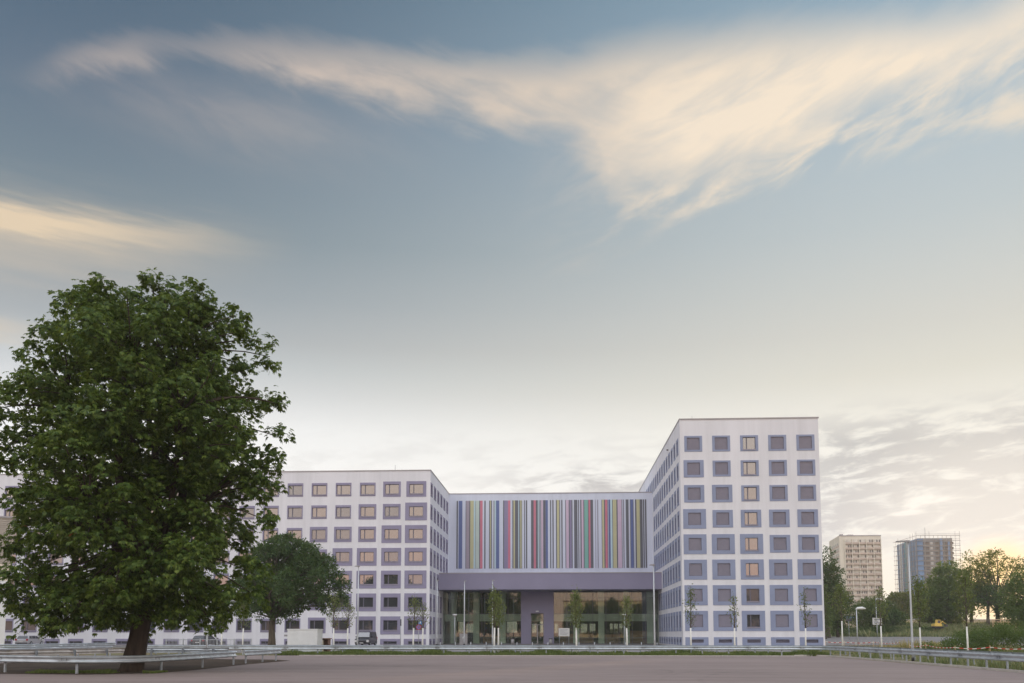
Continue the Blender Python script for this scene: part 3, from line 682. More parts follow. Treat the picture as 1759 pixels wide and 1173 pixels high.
# grey mesh fence behind
fb = thing('panel_fence', 'low blue grey panel fence behind the big tree trunk', 'fence', (-43, 94, 0))
for i in range(5):
    fr = MB().box(i*1.9+.05, i*1.9+1.85, -.02, .02, .15, .22).box(i*1.9+.05, i*1.9+1.85, -.02, .02, 1.0, 1.07)
    for j in range(12): fr.box(i*1.9+.08+j*.155, i*1.9+.11+j*.155, -.012, .012, .22, 1.0)
    fr.build('fence_panel', M['galv_dark'], fb)
for i in range(6): MB().box(i*1.9-.04, i*1.9+.04, -.04, .04, 0, 1.15).build('post', M['galv'], fb)

# ------------------------------------------------------------------ foliage
def np_mesh(name, verts, nper, mats, mi=None):
    """many separate polygons of nper corners each"""
    n = len(verts)//nper
    me = bpy.data.meshes.new(name); me.vertices.add(len(verts)); me.vertices.foreach_set('co', np.asarray(verts, dtype=np.float32).ravel())
    me.loops.add(n*nper); me.loops.foreach_set('vertex_index', np.arange(n*nper, dtype=np.int32))
    me.polygons.add(n); me.polygons.foreach_set('loop_start', np.arange(0, n*nper, nper, dtype=np.int32)); me.polygons.foreach_set('loop_total', np.full(n, nper, dtype=np.int32))
    for m in mats: me.materials.append(m)
    if mi is not None: me.polygons.foreach_set('material_index', np.asarray(mi, dtype=np.int32))
    me.update(calc_edges=True); return me
def unit(a): return a/np.maximum(np.linalg.norm(a, axis=-1, keepdims=True), 1e-9)
def leaf_cards(c, out, size, droop=.5, width=.45, seed=0):
    """one bent kite per leaf"""
    r = np.random.default_rng(seed); n = len(c)
    d = unit(out + r.normal(0, .55, (n, 3)) + np.array([0, 0, -droop])); sd_ = unit(np.cross(d, r.normal(0, 1, (n, 3))))
    s_ = (size*r.uniform(.6, 1.25, n))[:, None]
    nrm = np.cross(d, sd_)
    a = c; b = c + d*s_*.5 + sd_*s_*width*.5 + nrm*s_*.08; t = c + d*s_; e = c + d*s_*.5 - sd_*s_*width*.5 + nrm*s_*.08
    return np.stack([a, b, t, e], 1).reshape(-1, 3)
def palm_leaf(c, out, size, droop, seed=0, ang=(-78, -40, 0, 40, 78)):
    """hand-shaped leaf of five drooping leaflets"""
    r = np.random.default_rng(seed); n = len(c); V_ = []
    d = unit(out*np.array([1, 1, .3]) + r.normal(0, .45, (n, 3)) + np.array([0, 0, -droop])); up_ = unit(np.array([0, 0, 1.0]) + out*.35 + r.normal(0, .35, (n, 3)))
    s0 = unit(np.cross(d, up_)); nn_ = np.cross(s0, d); sz_ = (size*r.uniform(.7, 1.2, n))[:, None]
    for a in ang:
        ca, sa = math.cos(R(a)), math.sin(R(a)); L_ = sz_*(1-.0035*abs(a)); dd = unit(d*ca + s0*sa - np.array([0, 0, .25])); ss = unit(np.cross(dd, nn_))
        V_.append(np.stack([c, c+dd*L_*.62+ss*L_*.19, c+dd*L_-np.array([0, 0, 1])*L_*.22, c+dd*L_*.62-ss*L_*.19], 1))
    return np.stack(V_, 1).reshape(-1, 3)
def clump_points(clumps, tips, per, spread, seed, flat=.75, shell=(.55, 1.05)):
    r = np.random.default_rng(seed); C_, O_ = [], []
    for (x, y, z, rad) in clumps:
        k_ = max(3, int(tips*rad*rad)); d = unit(r.normal(0, 1, (k_, 3)) + np.array([0, 0, .45]))
        rr = rad*r.uniform(shell[0], shell[1], (k_, 1)); t = np.array([x, y, z]) + d*rr*np.array([1, 1, flat])
        p = np.repeat(t, per, 0) + r.normal(0, spread, (k_*per, 3)); o = np.repeat(d, per, 0); C_.append(p); O_.append(o)
    return np.concatenate(C_), np.concatenate(O_)
def limb(mb, a, b, r0, r1, sag=.15, n=6, seed=0):
    r = random.Random(seed); a, b = Vector(a), Vector(b); L_ = (b-a).length; pts = []; rr = []
    j = Vector((r.uniform(-1, 1), r.uniform(-1, 1), r.uniform(-.3, .6)))*L_*.10
    for i in range(n):
        t = i/(n-1); p = a.lerp(b, t) + j*math.sin(math.pi*t) + Vector((0, 0, L_*sag*math.sin(math.pi*t)))
        pts.append(p); rr.append(r0+(r1-r0)*t**.8)
    mb.tube(pts, rr, 7)

# --- the big horse chestnut
TB = Vector((-18.55, 37.35, 0))
ct = thing('chestnut_tree', 'huge dark green chestnut tree with dense drooping leaves filling the left foreground', 'tree', TB)
mb = MB()
tp = [(-.05, 0, -.15), (-.03, 0, .12), (.05, 0, .6), (.16, 0, 1.2), (.30, 0, 2.0), (.40, .1, 3.0), (.30, .1, 4.2), (.05, 0, 5.4)]
mb.tube(tp, [.66, .52, .44, .40, .38, .36, .34, .30], 16)
tv = mb.v
for i in range(len(tv)):          # buttressed, furrowed bark outline
    x, y, z = tv[i]; a = math.atan2(y, x-.1); f = 1 + .07*math.sin(a*5+z*.6) + .05*math.sin(a*9-z*2) + (.16*max(0, .7-z)*math.sin(a*4+1))
    tv[i] = (.1+(x-.1)*f, y*f, z)
mb.build('trunk', M['bark'], ct)
er = random.Random(14)
zs = [2.0, 3.2, 4.2, 6, 8, 10, 11.8, 13.4, 14.8, 15.9, 17.0]
Rgt = [3.3, 5.2, 5.3, 5.4, 5.8, 6.0, 5.9, 5.6, 5.0, 4.2, 2.7]; Lft = [4.6, 5.6, 5.9, 6.3, 6.5, 6.7, 6.4, 5.6, 5.1, 4.3, 3.0]
def env(z, phi):
    rr_ = np.interp(z, zs, Rgt); ll_ = np.interp(z, zs, Lft); c = math.cos(phi); w_ = (c+1)/2
    lob = 1 + .10*math.sin(3*phi+z*.9) + .08*math.sin(5*phi-z*1.7+1) - .06
    return (ll_*(1-w_) + rr_*w_)*(1-.06*math.sin(phi)**2)*lob
clumps = []
tries = 0
while len(clumps) < 330 and tries < 7000:
    tries += 1
    z = er.uniform(2.3, 16.6); ph = er.uniform(0, 2*math.pi); rad = er.choice((.45, .6, .8, 1.0, 1.25))*er.uniform(.9, 1.1)*(1-.2*(z > 12)); e = env(z, ph)-rad*.85
    if e <= 0: continue
    q = e*er.uniform(.0, 1)**.42; x, y = q*math.cos(ph), q*math.sin(ph)
    if all((x-a)**2+(y-b)**2+((z-c)*1.15)**2 > (.66*(rad+d))**2 for a, b, c, d in clumps): clumps.append((x, y, z, rad))
print('clumps', len(clumps))
# recognisable outliers of the outline: top tips, the right-hand spur, hanging tips at lower left and right
clumps += [(.45, -.4, 17.6, .40), (.35, -.3, 17.0, .55), (1.1, -.2, 17.0, .5), (2.2, -.2, 17.0, .6), (2.6, 0, 16.5, .6), (-2.5, .2, 17.1, .62), (-2.9, 0, 16.6, .6), (-1.6, 0, 16.6, .6), (-4.2, .3, 16.0, .45), (-4.3, .2, 15.3, .5), (4.1, 0, 15.9, .55), (5.3, 0, 14.7, .55), (5.7, .1, 14.0, .5),
           (6.35, -.2, 11.7, .40), (5.9, 0, 11.9, .55), (6.1, .2, 10.4, .5), (6.0, .1, 9.7, .55), (5.8, .3, 8.9, .6), (5.8, 0, 8.0, .6), (-1.7, 0, 11.2, 1.2), (-2.3, .8, 10.4, 1.1), (5.8, 0, 6.6, .6), (-6.2, 0, 12.6, .55), (-5.4, 0, 14.2, .5),
           (-3.2, -1.2, 2.0, .42), (-3.0, -1.4, 1.6, .30), (-2.9, -1.1, 2.4, .55), (-4.9, -.6, 3.0, .5), (-5.4, -.4, 3.4, .6), (-2.2, -1.6, 2.5, .6), (-1.2, -1.9, 2.2, .45), (1.6, -1.6, 2.6, .6), (3.0, -.8, 2.4, .6), (3.7, -.4, 2.0, .4), (5.6, -.3, 3.2, .55), (5.4, -.2, 4.2, .7), (4.4, -.5, 2.6, .5), (-1.6, -1.2, 2.2, .4), (.5, -1.9, 3.2, .6), (-.6, -2.0, 3.2, .6), (.3, -1.8, 2.65, .6), (1.1, -1.7, 2.35, .45), (-.4, -1.8, 2.4, .5), (2.2, -1.3, 2.3, .4), (-4.2, -.9, 2.6, .5)]
br = MB(); tops = []
for k_, (a, z, r_) in enumerate([(2.6, 15, .17), (.4, 14, .16), (1.5, 16, .18), (3.6, 12, .15), (4.8, 13, .15), (5.7, 11, .14), (3.1, 7.5, .16), (0, 7.5, .15), (4.5, 7, .14)]):
    q = (1.4 if z > 12 else 3.0); s0 = Vector((.3, 0, 3.2+.35*(k_ % 5))); e_ = Vector((q*math.cos(a), q*math.sin(a), z)); limb(br, s0, e_, .30 if z > 12 else .22, .07, -.04, 9, k_)
    for t in (.3, .45, .6, .75, .9, 1): tops.append(s0.lerp(e_, t))
for k_, (x, y, z, rad) in enumerate(clumps):
    c = Vector((x, y, z)); best = min(tops, key=lambda t: (t-c).length + max(0, t.z-c.z)*.5); limb(br, best, c, .055, .018, .08, 5, 100+k_)
br.build('branches', M['bark'], ct)
cpts, outs = clump_points(clumps, 33, 10, .125, 5, .78, (.66, 1.18))
cz = len(cpts); print('chestnut leaves', cz)
me = np_mesh('leaves', palm_leaf(cpts, outs, .195, .55, 6), 4, [M['leaf_chestnut']])
link('leaves', me, ct, kind='stuff')
single = palm_leaf(np.zeros((1, 3)), np.array([[0, -1., 0]]), .25, .5, 3)
lm = np_mesh('leaf', single, 4, [M['leaf_chestnut']]); lm_r = np_mesh('leaf', single, 4, [M['rust_leaf']])
front_c = sorted([c for c in clumps if c[1] < -.5], key=lambda c: c[1])
for i in range(300):
    x, y, z, rad = front_c[er.randrange(min(80, len(front_c)))]; u = er.uniform(-1.1, 1.1); v = er.uniform(-1.0, 1.0)
    o = link('leaf', lm_r if i in (20, 90, 160, 230) else lm, ct, (x+u*rad*.8, y-rad*math.sqrt(max(.05, 1-(u*u+v*v)*.4)), z+v*rad*.6))
    o.rotation_euler = (er.uniform(-.5, .3), er.uniform(-.5, .5), er.uniform(-1.2, 1.2)); s_ = er.uniform(.75, 1.1); o.scale = (s_, s_, s_)
    if i in (20, 90, 160, 230): o['label'] = 'rust brown wilted leaf'

def bushy(name, label, cat, base, blobs, trunk, leafm, leaf, tips, per, spread, seed, barkm='bark_grey', group=None, flat=.8, limbs=True, droop=.2):
    """tree or shrub: trunk, limbs to each foliage clump, separate leaf cards"""
    root = thing(name, label, cat, base, 0, group)
    if trunk:
        th, tr = trunk; mb = MB(); r = random.Random(seed)
        j = [(r.uniform(-.04, .04)*th*i/4, r.uniform(-.04, .04)*th*i/4, th*i/4) for i in range(5)]; j[0] = (0, 0, -.2)
        mb.tube(j, [tr*1.35, tr, tr*.9, tr*.8, tr*.7], 9); mb.build('trunk', M[barkm], root)
        if limbs:
            lb_ = MB(); f0 = Vector(j[-1])
            for k_, (x, y, z, rad) in enumerate(blobs): limb(lb_, f0 if k_ % 2 else Vector(j[3]), (x, y, z), tr*.42, tr*.08, .06, 6, seed*50+k_)
            lb_.build('branches', M[barkm], root)
    p, o = clump_points(blobs, tips, per, spread, seed, flat)
    link('crown', np_mesh('crown', leaf_cards(p, o, leaf, droop, .5, seed), 4, [M[leafm]]), root, kind='stuff'); return root
def dome(r, cx, cy, z0, z1, rx, n, rad, shape=.5, seed=0, ry=None):
    """foliage clumps spread through a rounded crown"""
    q = random.Random(seed); out = []; ry = ry or rx; t = 0
    while len(out) < n and t < n*60:
        t += 1; u = q.uniform(0, 1); z = z0+(z1-z0)*u; w_ = math.sin(math.pi*min(1, max(0, u))**shape*.98+.02)**.6 if shape else 1
        a = q.uniform(0, 2*math.pi); k_ = q.uniform(0, 1)**.45; rr = q.uniform(.7, 1.2)*rad
        x, y = cx+max(0, rx*w_-rr*.7)*k_*math.cos(a), cy+max(0, ry*w_-rr*.7)*k_*math.sin(a)
        if all((x-a_)**2+(y-b_)**2+(z-c_)**2 > (.62*(rr+d_))**2 for a_, b_, c_, d_ in out): out.append((x, y, z, rr))
    return out
def gx(px, D, py=1100): return atY(px, py, D).x
# broad dark tree in front of the long wing
D = 100; cx = gx(467, D)
bl = dome(None, 1.7, 0, 4.7, 12.5, 7.5, 88, 1.12, .66, 3) + [(-1.5, -1, 3.9, 1.0), (1.0, -1.2, 3.6, .9), (2.6, -1, 3.8, .8), (-3.2, -.5, 4.4, 1.1), (6.5, 0, 5.0, 1.2), (8.0, 0, 5.4, 1.0), (-4.5, 0, 5.5, 1.3)]
bushy('maple_tree', 'broad dark green tree with short grey trunk in front of the long white wing', 'tree', (cx, D, 0), bl, (4.6, .40), 'leaf_dark', .32, 58, 7, .17, 21)

# --- young trees with limewashed trunks: one builder, eight shapes
def young(label, px, D, top_px, wid, dense=1.0, leafm='leaf_light', seed=0, white=2.15, lean=0., lf=.15):
    x = gx(px, D); y = D; gz = hgt(x, y); top = (HORIZON-top_px)*D/F_PX/1.0 + EYE - gz
    t = thing('young_tree', label, 'young tree', (x, y, gz), 0, 'young trees with white painted trunks'); q = random.Random(seed)
    th = top*.97
    path = [Vector((lean*top*u*u + .05*math.sin(u*7+seed)*u, .03*math.cos(u*5+seed)*u, th*u)) for u in [i/10 for i in range(11)]]
    def at(z_):
        u = z_/th*10; i = min(9, int(u)); return path[i].lerp(path[i+1], u-i)
    MB().tube([Vector((0, 0, -.1)), at(white*.5), at(white)], [.085, .07, .062], 8).build('white_trunk', M['lime'], t)
    mb = MB(); zz = [white+(th-white)*i/7 for i in range(8)]; mb.tube([at(z_) for z_ in zz], [.058*(1-.85*i/7) for i in range(8)], 6, 0)
    tips = []
    nb_ = int(26*dense**.5)
    for i in range(nb_):
        u = (i+q.random())/nb_; z_ = white*.95+(th*.93-white)*u; a = i*2.4+q.uniform(-.4, .4); ln_ = wid*.82*(.35+.65*math.sin(math.pi*min(1, .18+u*.8)))*(1-.55*u)*q.uniform(.7, 1.2)
        s0 = at(z_); e = s0+Vector((math.cos(a)*ln_*.75, math.sin(a)*ln_*.75, ln_*q.uniform(1.0, 1.7))); m_ = s0.lerp(e, .5)+Vector((math.cos(a), math.sin(a), -.6))*ln_*.15
        mb.tube([s0, m_, e], [.018, .011, .005], 4, 0, False)
        for k_ in range(5): tips.append(tuple(s0.lerp(m_, q.uniform(.4, 1)) if k_ < 2 else m_.lerp(e, q.uniform(0, 1.05))))
    for k_ in range(8): tips.append(tuple(at(th*(1-.02*k_))))
    mb.build('branches', M['bark_grey'], t)
    tips = np.array(tips); per = max(2, int(4.2*dense)); r2 = np.random.default_rng(seed)
    c = np.repeat(tips, per, 0)+r2.normal(0, .10*max(1, dense**.5), (len(tips)*per, 3)); o = unit(r2.normal(0, 1, c.shape))
    link('leaves', np_mesh('leaves', leaf_cards(c, o, lf, .5, .6, seed), 4, [M[leafm]]), t, kind='stuff')
    return t
D1 = 72.5
young('young tree before the wing, nearest the broad dark tree', 573, D1, 1012, 1.25, .9, seed=1)
young('sparse young tree between the broad dark tree and the tall lamp before the left wing', 597, 73.5, 1028, 1.2, .7, seed=2, lean=.02)
young('young tree left of the round no-stopping sign at the wing corner', 710, 73.5, 1018, 1.1, .8, seed=3, lean=.02)
young('sparse leaning young tree right of the round no-stopping sign', 726, 74.5, 1030, 1.35, .65, seed=4, lean=.0)
young('taller leafy tree of the close pair left of the purple portal', 849, 69.5, 1004, 1.0, 1.5, seed=5, lean=-.0)
young('rear tree of the close pair left of the purple portal, with a straight white trunk', 856, 71.5, 1014, 1.1, 1.2, seed=6)
young('slim bright green young tree in front of the lobby glass, right of the purple portal', 990, 69.5, 1010, .95, 1.8, seed=7)
young('pale young tree in front of the lobby glass near the small white lamp', 1077, 73.5, 1018, 1.1, 1.0, seed=8)
young('sparse young tree before the left column of the corner tower windows', 1187, 72.5, 1003, 1.05, .8, 'leaf_mid', seed=9)
young('thin nearly bare young tree before the second window column of the corner tower', 1262, 73, 1018, .9, .45, 'leaf_mid', seed=10)
young('sparse young tree before the right edge of the corner tower', 1384, 76, 1010, .95, .6, 'leaf_mid', seed=11)
young('young tree right of the corner tower in front of the dark tree', 1447, 86, 1000, 1.9, 1.5, 'leaf_light', seed=12, white=2.9, lf=.17)
young('young tree in front of the beige high-rise, beside the white roadside sign', 1514, 84, 1005, 1.6, 1.1, 'leaf_light', seed=13, white=2.4, lf=.17)
young('light green young tree just right of the tall street lamp pole', 1581, 76, 988, 1.9, 1.9, 'leaf_light', seed=14, white=2.2, lf=.18)
young('young tree with white trunk in front of the rightmost big trees', 1662, 67, 975, 1.8, 1.5, 'leaf_light', seed=15, white=2.2, lf=.18)
young('young tree by the grey lamp post under the chestnut crown edge', 381, 73, 1030, 1.1, .9, seed=16, lean=-.02)
young('young tree between the parked dark car and the broad dark tree', 417, 76, 1025, 1.1, .9, seed=17)

# --- trees at right, far to near
def T(label, px, D, top, rx, n, rad, lm_, leaf, seed, z0=2.0, trunk=None, tips=40, per=6, shape=.8, name='tree', spread=.25, ry=None, gap=1.0):
    x = gx(px, D); gz = hgt(x, D); zt = (HORIZON-top)*D/F_PX + EYE - gz
    return bushy(name, label, 'tree', (x, D, gz), dome(None, 0, 0, z0, zt-rad*.7, rx, n, rad, shape, seed, ry), trunk or (z0+1.2, .28), lm_, leaf, tips, per, spread, seed)
T('dark narrow tree hugging the right edge of the corner tower', 1424, 170, 938, 3.4, 38, 1.4, 'leaf_dark', .42, 31, 3.0, (6, .35), 26, 6)
T('dark bushy tree between the corner tower and the beige high-rise', 1440, 176, 990, 3.3, 34, 1.25, 'leaf_dark', .42, 32, 1.0, (4, .3), 28, 6)
T('slender light green poplar standing beside the corner tower wall', 1419, 160, 1000, 1.15, 22, .8, 'leaf_mid', .3, 33, .6, (4, .16), 40, 6, .5, 'poplar_tree')
T('mid green rounded tree in front of the foot of the beige high-rise', 1496, 210, 1026, 4.9, 36, 1.4, 'leaf_mid', .45, 34, 1.0, (4, .3), 26, 6)
T('lower dark green tree right of the white roadside sign', 1531, 206, 1036, 3.6, 26, 1.3, 'leaf_dark', .45, 35, .6, (3, .25), 26, 6)
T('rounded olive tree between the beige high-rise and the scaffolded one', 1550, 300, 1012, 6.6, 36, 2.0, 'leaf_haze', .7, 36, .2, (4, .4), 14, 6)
T('big dark green tree in front of the scaffolded high-rise', 1633, 212, 962, 6.4, 62, 2.0, 'leaf_mid', .52, 37, .6, (5, .45), 18, 6)
T('smaller dark tree at the foot of the scaffolded high-rise', 1603, 216, 1012, 4.8, 34, 1.6, 'leaf_dark', .52, 38, .3, (3, .35), 18, 6)
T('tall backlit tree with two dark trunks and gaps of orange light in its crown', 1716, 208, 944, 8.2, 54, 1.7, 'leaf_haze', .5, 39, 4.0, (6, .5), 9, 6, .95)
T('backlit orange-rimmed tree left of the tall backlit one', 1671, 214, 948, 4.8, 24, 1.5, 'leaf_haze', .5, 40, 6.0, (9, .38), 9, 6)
T('leafy green tree cut off by the right edge of the photo', 1780, 150, 958, 5.6, 50, 1.6, 'leaf_mid', .42, 41, 1.4, (5, .4), 20, 6)
T('slim dark-trunked tree beside the timber rail fence', 1699, 205, 1000, 4.0, 18, 1.6, 'leaf_dark', .5, 42, 4.2, (6, .36), 15, 6)
T('dark low tree filling under the backlit crown at right', 1752, 203, 1030, 4.6, 22, 1.6, 'leaf_dark', .5, 43, 2.0, (4, .36), 16, 6)

# --- bushes, hedge
def shrub(label, px, D, w_, h_, n, rad, lm_, leaf, seed, tips=60, name='bush', depth=None, z0=.1):
    x = gx(px, D); gz = hgt(x, D)
    q = random.Random(seed); bl_ = []
    for i in range(n):
        a = q.uniform(-1, 1); b = q.uniform(-1, 1); hh = h_*math.sqrt(max(.05, 1-a*a*.8))*(1-.25*b*b); rr = rad*q.uniform(.75, 1.25)
        bl_.append((a*w_/2, b*(depth or w_)/2, max(rr*.5, q.uniform(.25, 1)*(hh-rr*.7)), rr))
    return bushy(name, label, 'bush', (x, D, gz), bl_, None, lm_, leaf, tips, 5, .12, seed, droop=0)
shrub('large dark green bush mound at the right edge behind the red and white tape', 1722, 74, 8.2, 2.75, 95, .62, 'leaf_mid', .15, 51, 80, depth=4)
shrub('dark spreading bush at the left foot of the large bush mound', 1662, 73, 3.2, 1.75, 30, .45, 'leaf_mid', .14, 52, 90)
shrub('small round bright green bush right of the tall lamp pole', 1598, 78, 1.9, 1.15, 22, .38, 'leaf_mid', .11, 53, 130)
hd = thing('hedge', 'long clipped green hedge behind the grey car park', 'hedge', (gx(1520, 199), 199, 1.05))
hb = [(-14+i*.95+random.uniform(-.3, .3), random.uniform(-.6, .6), random.uniform(.5, 1.75), .85) for i in range(26)] + [(-14+i*.95, 0, 1.5+random.uniform(-.15, .2), .75) for i in range(26)]
p_, o_ = clump_points(hb, 40, 5, .15, 61); link('foliage', np_mesh('foliage', leaf_cards(p_, o_, .28, 0, .5, 61), 4, [M['leaf_dark']]), hd, kind='stuff')
hs_ = MB(); [hs_.tube([(-13+i*1.6, 0, -.1), (-13+i*1.6, .1, 1.4)], [.06, .03], 5) for i in range(18)]; hs_.build('stems', M['bark_grey'], hd, kind='stuff')

# --- grass and weeds
def blades(name, pts, h_, w_, m_, label, seed, lean=.35):
    r = np.random.default_rng(seed); n = len(pts); a = r.uniform(0, 2*np.pi, n); hh = h_*r.uniform(.4, 1.25, n)*pts[:, 3]
    d = np.stack([np.cos(a), np.sin(a), np.zeros(n)], 1); l_ = np.stack([r.normal(0, lean, n)*hh, r.normal(0, lean, n)*hh, hh], 1); b = pts[:, :3]; ww = (w_*r.uniform(.6, 1.3, n))[:, None]
    mid = b+l_*.5
    V_ = np.stack([b-d*ww*.5, b+d*ww*.5, mid+d*ww*.4, b+l_, mid-d*ww*.4], 1)[:, [0, 1, 2, 3, 4]].reshape(-1, 3)
    return link(name, np_mesh(name, V_, 5, [M[m_]]), None, None, 0, label, name.replace('_', ' '), None, 'stuff')
def scatter(n, x0, x1, y0, y1, seed, patch=.35, size=.5):
    r = np.random.default_rng(seed); P_ = []
    from mathutils import noise as mn
    while len(P_) < n:
        x, y = r.uniform(x0, x1), r.uniform(y0, y1); v = mn.noise((x*size, y*size, seed))
        if v > patch*2-1+.0: P_.append((x, y, hgt(x, y), .55+max(0, v)*1.2))
        elif r.random() < .04: P_.append((x, y, hgt(x, y), .4))
    return np.array(P_)
blades('verge_grass', scatter(70000, -22, 20.5, 66.9, 72.5, 1, .33, .45), .36, .055, 'grass', 'green grass growing along the foot of the long crash barrier', 1)
blades('roadside_weeds', np.concatenate([scatter(9000, 20.6, 30, 34, 75, 2, .5, .3), scatter(14000, 23.5, 48, 68, 95, 3, .42, .25)]), .42, .06, 'weeds', 'tall pale weeds behind the crash barrier at right', 2)
blades('dry_grass', scatter(7000, 33.5, 41, 82, 94, 5, .36, .3), .85, .07, 'dry', 'yellow dry grass between the small round bush and the large bush', 3)
blades('meadow', np.concatenate([scatter(30000, 64, 112, 186, 224, 6, .36, .15), scatter(9000, 36, 64, 197, 226, 8, .4, .1)]), 1.3, .22, 'weeds', 'rough meadow of tall weeds rising behind the car park', 4)
tg = scatter(5200, -22.5, -18.0, 35.6, 37.6, 9, .4, .8); tg = tg[tg[:, 0] < -18.6]
t2 = scatter(2000, -17.4, -16.9, 35.9, 37.2, 10, .3, .8)
blades('island_grass', np.concatenate([tg, t2]), .16, .03, 'grass', 'patch of short green grass at the foot of the big tree', 5)

# ------------------------------------------------------------------ street furniture
ORD = 'first second third fourth fifth sixth seventh eighth ninth tenth eleventh twelfth thirteenth fourteenth fifteenth'.split()
def tall_lamp(label, px, D, top, head=-.55, r0=.07):
    x = gx(px, D); z = (HORIZON-top)*D/F_PX + EYE
    t = thing('street_lamp', label, 'street lamp', (x, D, 0), 0, 'tall slim street lamps')
    MB().tube([(0, 0, 0), (0, 0, .9), (0, 0, z*.5), (0, 0, z)], [r0, r0, r0*.8, r0*.55], 12).build('pole', M['lamp_metal'], t)
    MB().tube([(0, 0, -.05), (0, 0, .22)], r0*1.25, 12).build('pole_sleeve', M['rubber'], t)
    MB().box(-.03, .03, -r0-.008, -r0+.002, .75, 1.15).build('service_door', M['grey_metal'], t)
    h = MB(); h.prism([(-.05, z-.02), (head, z+.0), (head*1.02, z+.05), (0, z+.10), (.08, z+.06), (.08, z-.02)] if head < 0 else [(.05, z-.02), (-.08, z-.02), (-.08, z+.06), (0, z+.1), (head*1.02, z+.05), (head, z)], -.14, .14)
    h.build('lamp_head', M['grey_metal'], t)
    MB().box(min(head*.9, head*.3), max(head*.9, head*.3), -.10, .10, z-.012, z-.003).build('lamp_glass', M['white_metal'], t); return t
tall_lamp('tall slim lamp before the left wing, beside the van', 614, 74, 972, -.32)
tall_lamp('tall slim lamp in front of the right end of the striped mural', 1124.5, 69.5, 972, -.30)
tall_lamp('tall slim lamp standing before the scaffolded high-rise', 1567, 55, 934, -.70)
tall_lamp('tall lamp whose head is hidden in the chestnut crown', 355.5, 57.5, 930, -.5)
tall_lamp('thin mast lamp before the left part of the lobby glass', 797.5, 128, 998, .25, .11)
tall_lamp('thin mast lamp rising behind the close pair of young trees', 846, 118, 997, .25, .10)
tall_lamp('mast lamp at the inner corner of the left wing beside the lobby', 750.5, 124, 997, .2, .10)
def low_lamp(label, px, D, top, head='disc'):
    x = gx(px, D); gz = hgt(x, D); z = (HORIZON-top)*D/F_PX + EYE - gz
    t = thing('path_lamp', label, 'lamp', (x, D, gz), 0, 'low lamps with flat white heads')
    MB().tube([(0, 0, -.1), (0, 0, z)], [.085, .06], 10).build('pole', M['lamp_metal'], t)
    if head == 'disc':
        MB().tube([(0, 0, z-.12), (0, 0, z+.0), (0, 0, z+.16), (0, 0, z+.2)], [.09, .34, .36, .22], 16).build('lamp_head', M['white_metal'], t)
    else:
        MB().tube([(-.1, 0, z-.02), (.15, 0, z+.08), (.75, 0, z+.10), (1.15, 0, z+.04)], [.06, .16, .19, .06], 12).build('lamp_head', M['white_metal'], t)
low_lamp('low white-headed lamp before the left end of the lobby glass', 781, 134, 1057)
low_lamp('low white-headed lamp before the right part of the lobby glass', 1073, 134, 1057)
low_lamp('lamp with long oval white head at the bike stands by the car park', 1473, 112, 1047, 'oval')
low_lamp('small white oval lamp over the far trees at the foot of the beige high-rise', 1507, 190, 1031, 'oval')

def post_sign(label, px, D, parts, top_px, name='traffic_sign', cat='sign'):
    x = gx(px, D); gz = hgt(x, D); z = (HORIZON-top_px)*D/F_PX+EYE-gz
    t = thing(name, label, cat, (x, D, gz)); MB().tube([(0, 0, -.1), (0, 0, z)], .035, 8).build('post', M['galv_dark'], t); return t, z
t, z = post_sign('round red-rimmed no stopping sign with small blue plate above it', 719, 100, None, 1066)
def disc(r_, y0, y1, zc, xc=0, n=24): return MB().prism([(xc+r_*math.cos(2*math.pi*i/n), zc+r_*math.sin(2*math.pi*i/n)) for i in range(n)], y0, y1)
dsc = disc(.31, -.06, -.045, z-.75).build('sign_disc', M['red'], t); disc(.235, -.066, -.0605, z-.75).build('disc_field', M['blue'], dsc)
for a in (45, -45):
    c_, s_ = math.cos(R(a)), math.sin(R(a)); q_ = [(-.235, -.03), (.235, -.03), (.235, .03), (-.235, .03)]
    MB().prism([(u*c_-v*s_, z-.75+u*s_+v*c_) for u, v in q_], -.074 if a > 0 else -.072, -.067).build('diagonal_bar', M['red'], dsc)
bp_ = MB().box(.02, .36, -.055, -.045, z-.42, z-.02).build('blue_plate', M['blue'], t); MB().box(.12, .26, -.06, -.0555, z-.32, z-.12).build('plate_symbol', M['white_metal'], bp_)
t, z = post_sign('white rectangular roadside sign with grey lines at the car park', 1508, 165, None, 1062)
sp_ = MB().box(-.85, .85, -.06, -.04, z-1.25, z).build('sign_panel', M['paper'], t)
for i, (a, b) in enumerate(((-.6, .55), (-.6, .2), (-.6, .45))): MB().box(a, b, -.065, -.0605, z-.35-.3*i, z-.25-.3*i).build('sign_line', M['ink'], sp_)
t, z = post_sign('notice board on two legs before the lobby glass right of the portal', 961, 136, None, 1079, 'notice_board', 'notice board')
MB().tube([(1.45, 0, -.1), (1.45, 0, z)], .035, 8).build('post', M['galv_dark'], t)
nb_ = MB().box(-.12, 1.57, -.07, -.045, z-1.25, z).build('board', M['paper'], t)
for i in range(5): MB().box(.1, 1.35-.2*(i % 3), -.075, -.0705, z-.25-.18*i, z-.21-.18*i).build('text_line', M['ink'], nb_)
t, z = post_sign('thin black post with small plate at the pillar of the left wing', 688, 118, None, 1063, 'direction_post', 'sign')
MB().box(-.06, .10, -.05, -.035, z-.95, z-.05).build('sign_panel', M['dark_metal'], t)
t, z = post_sign('grey sign post before the dark parked car on the upper street', 1459, 150, None, 1064)
MB().box(-.5, .5, -.05, -.035, z-.35, z+.05).build('sign_panel', M['dark_metal'], t)

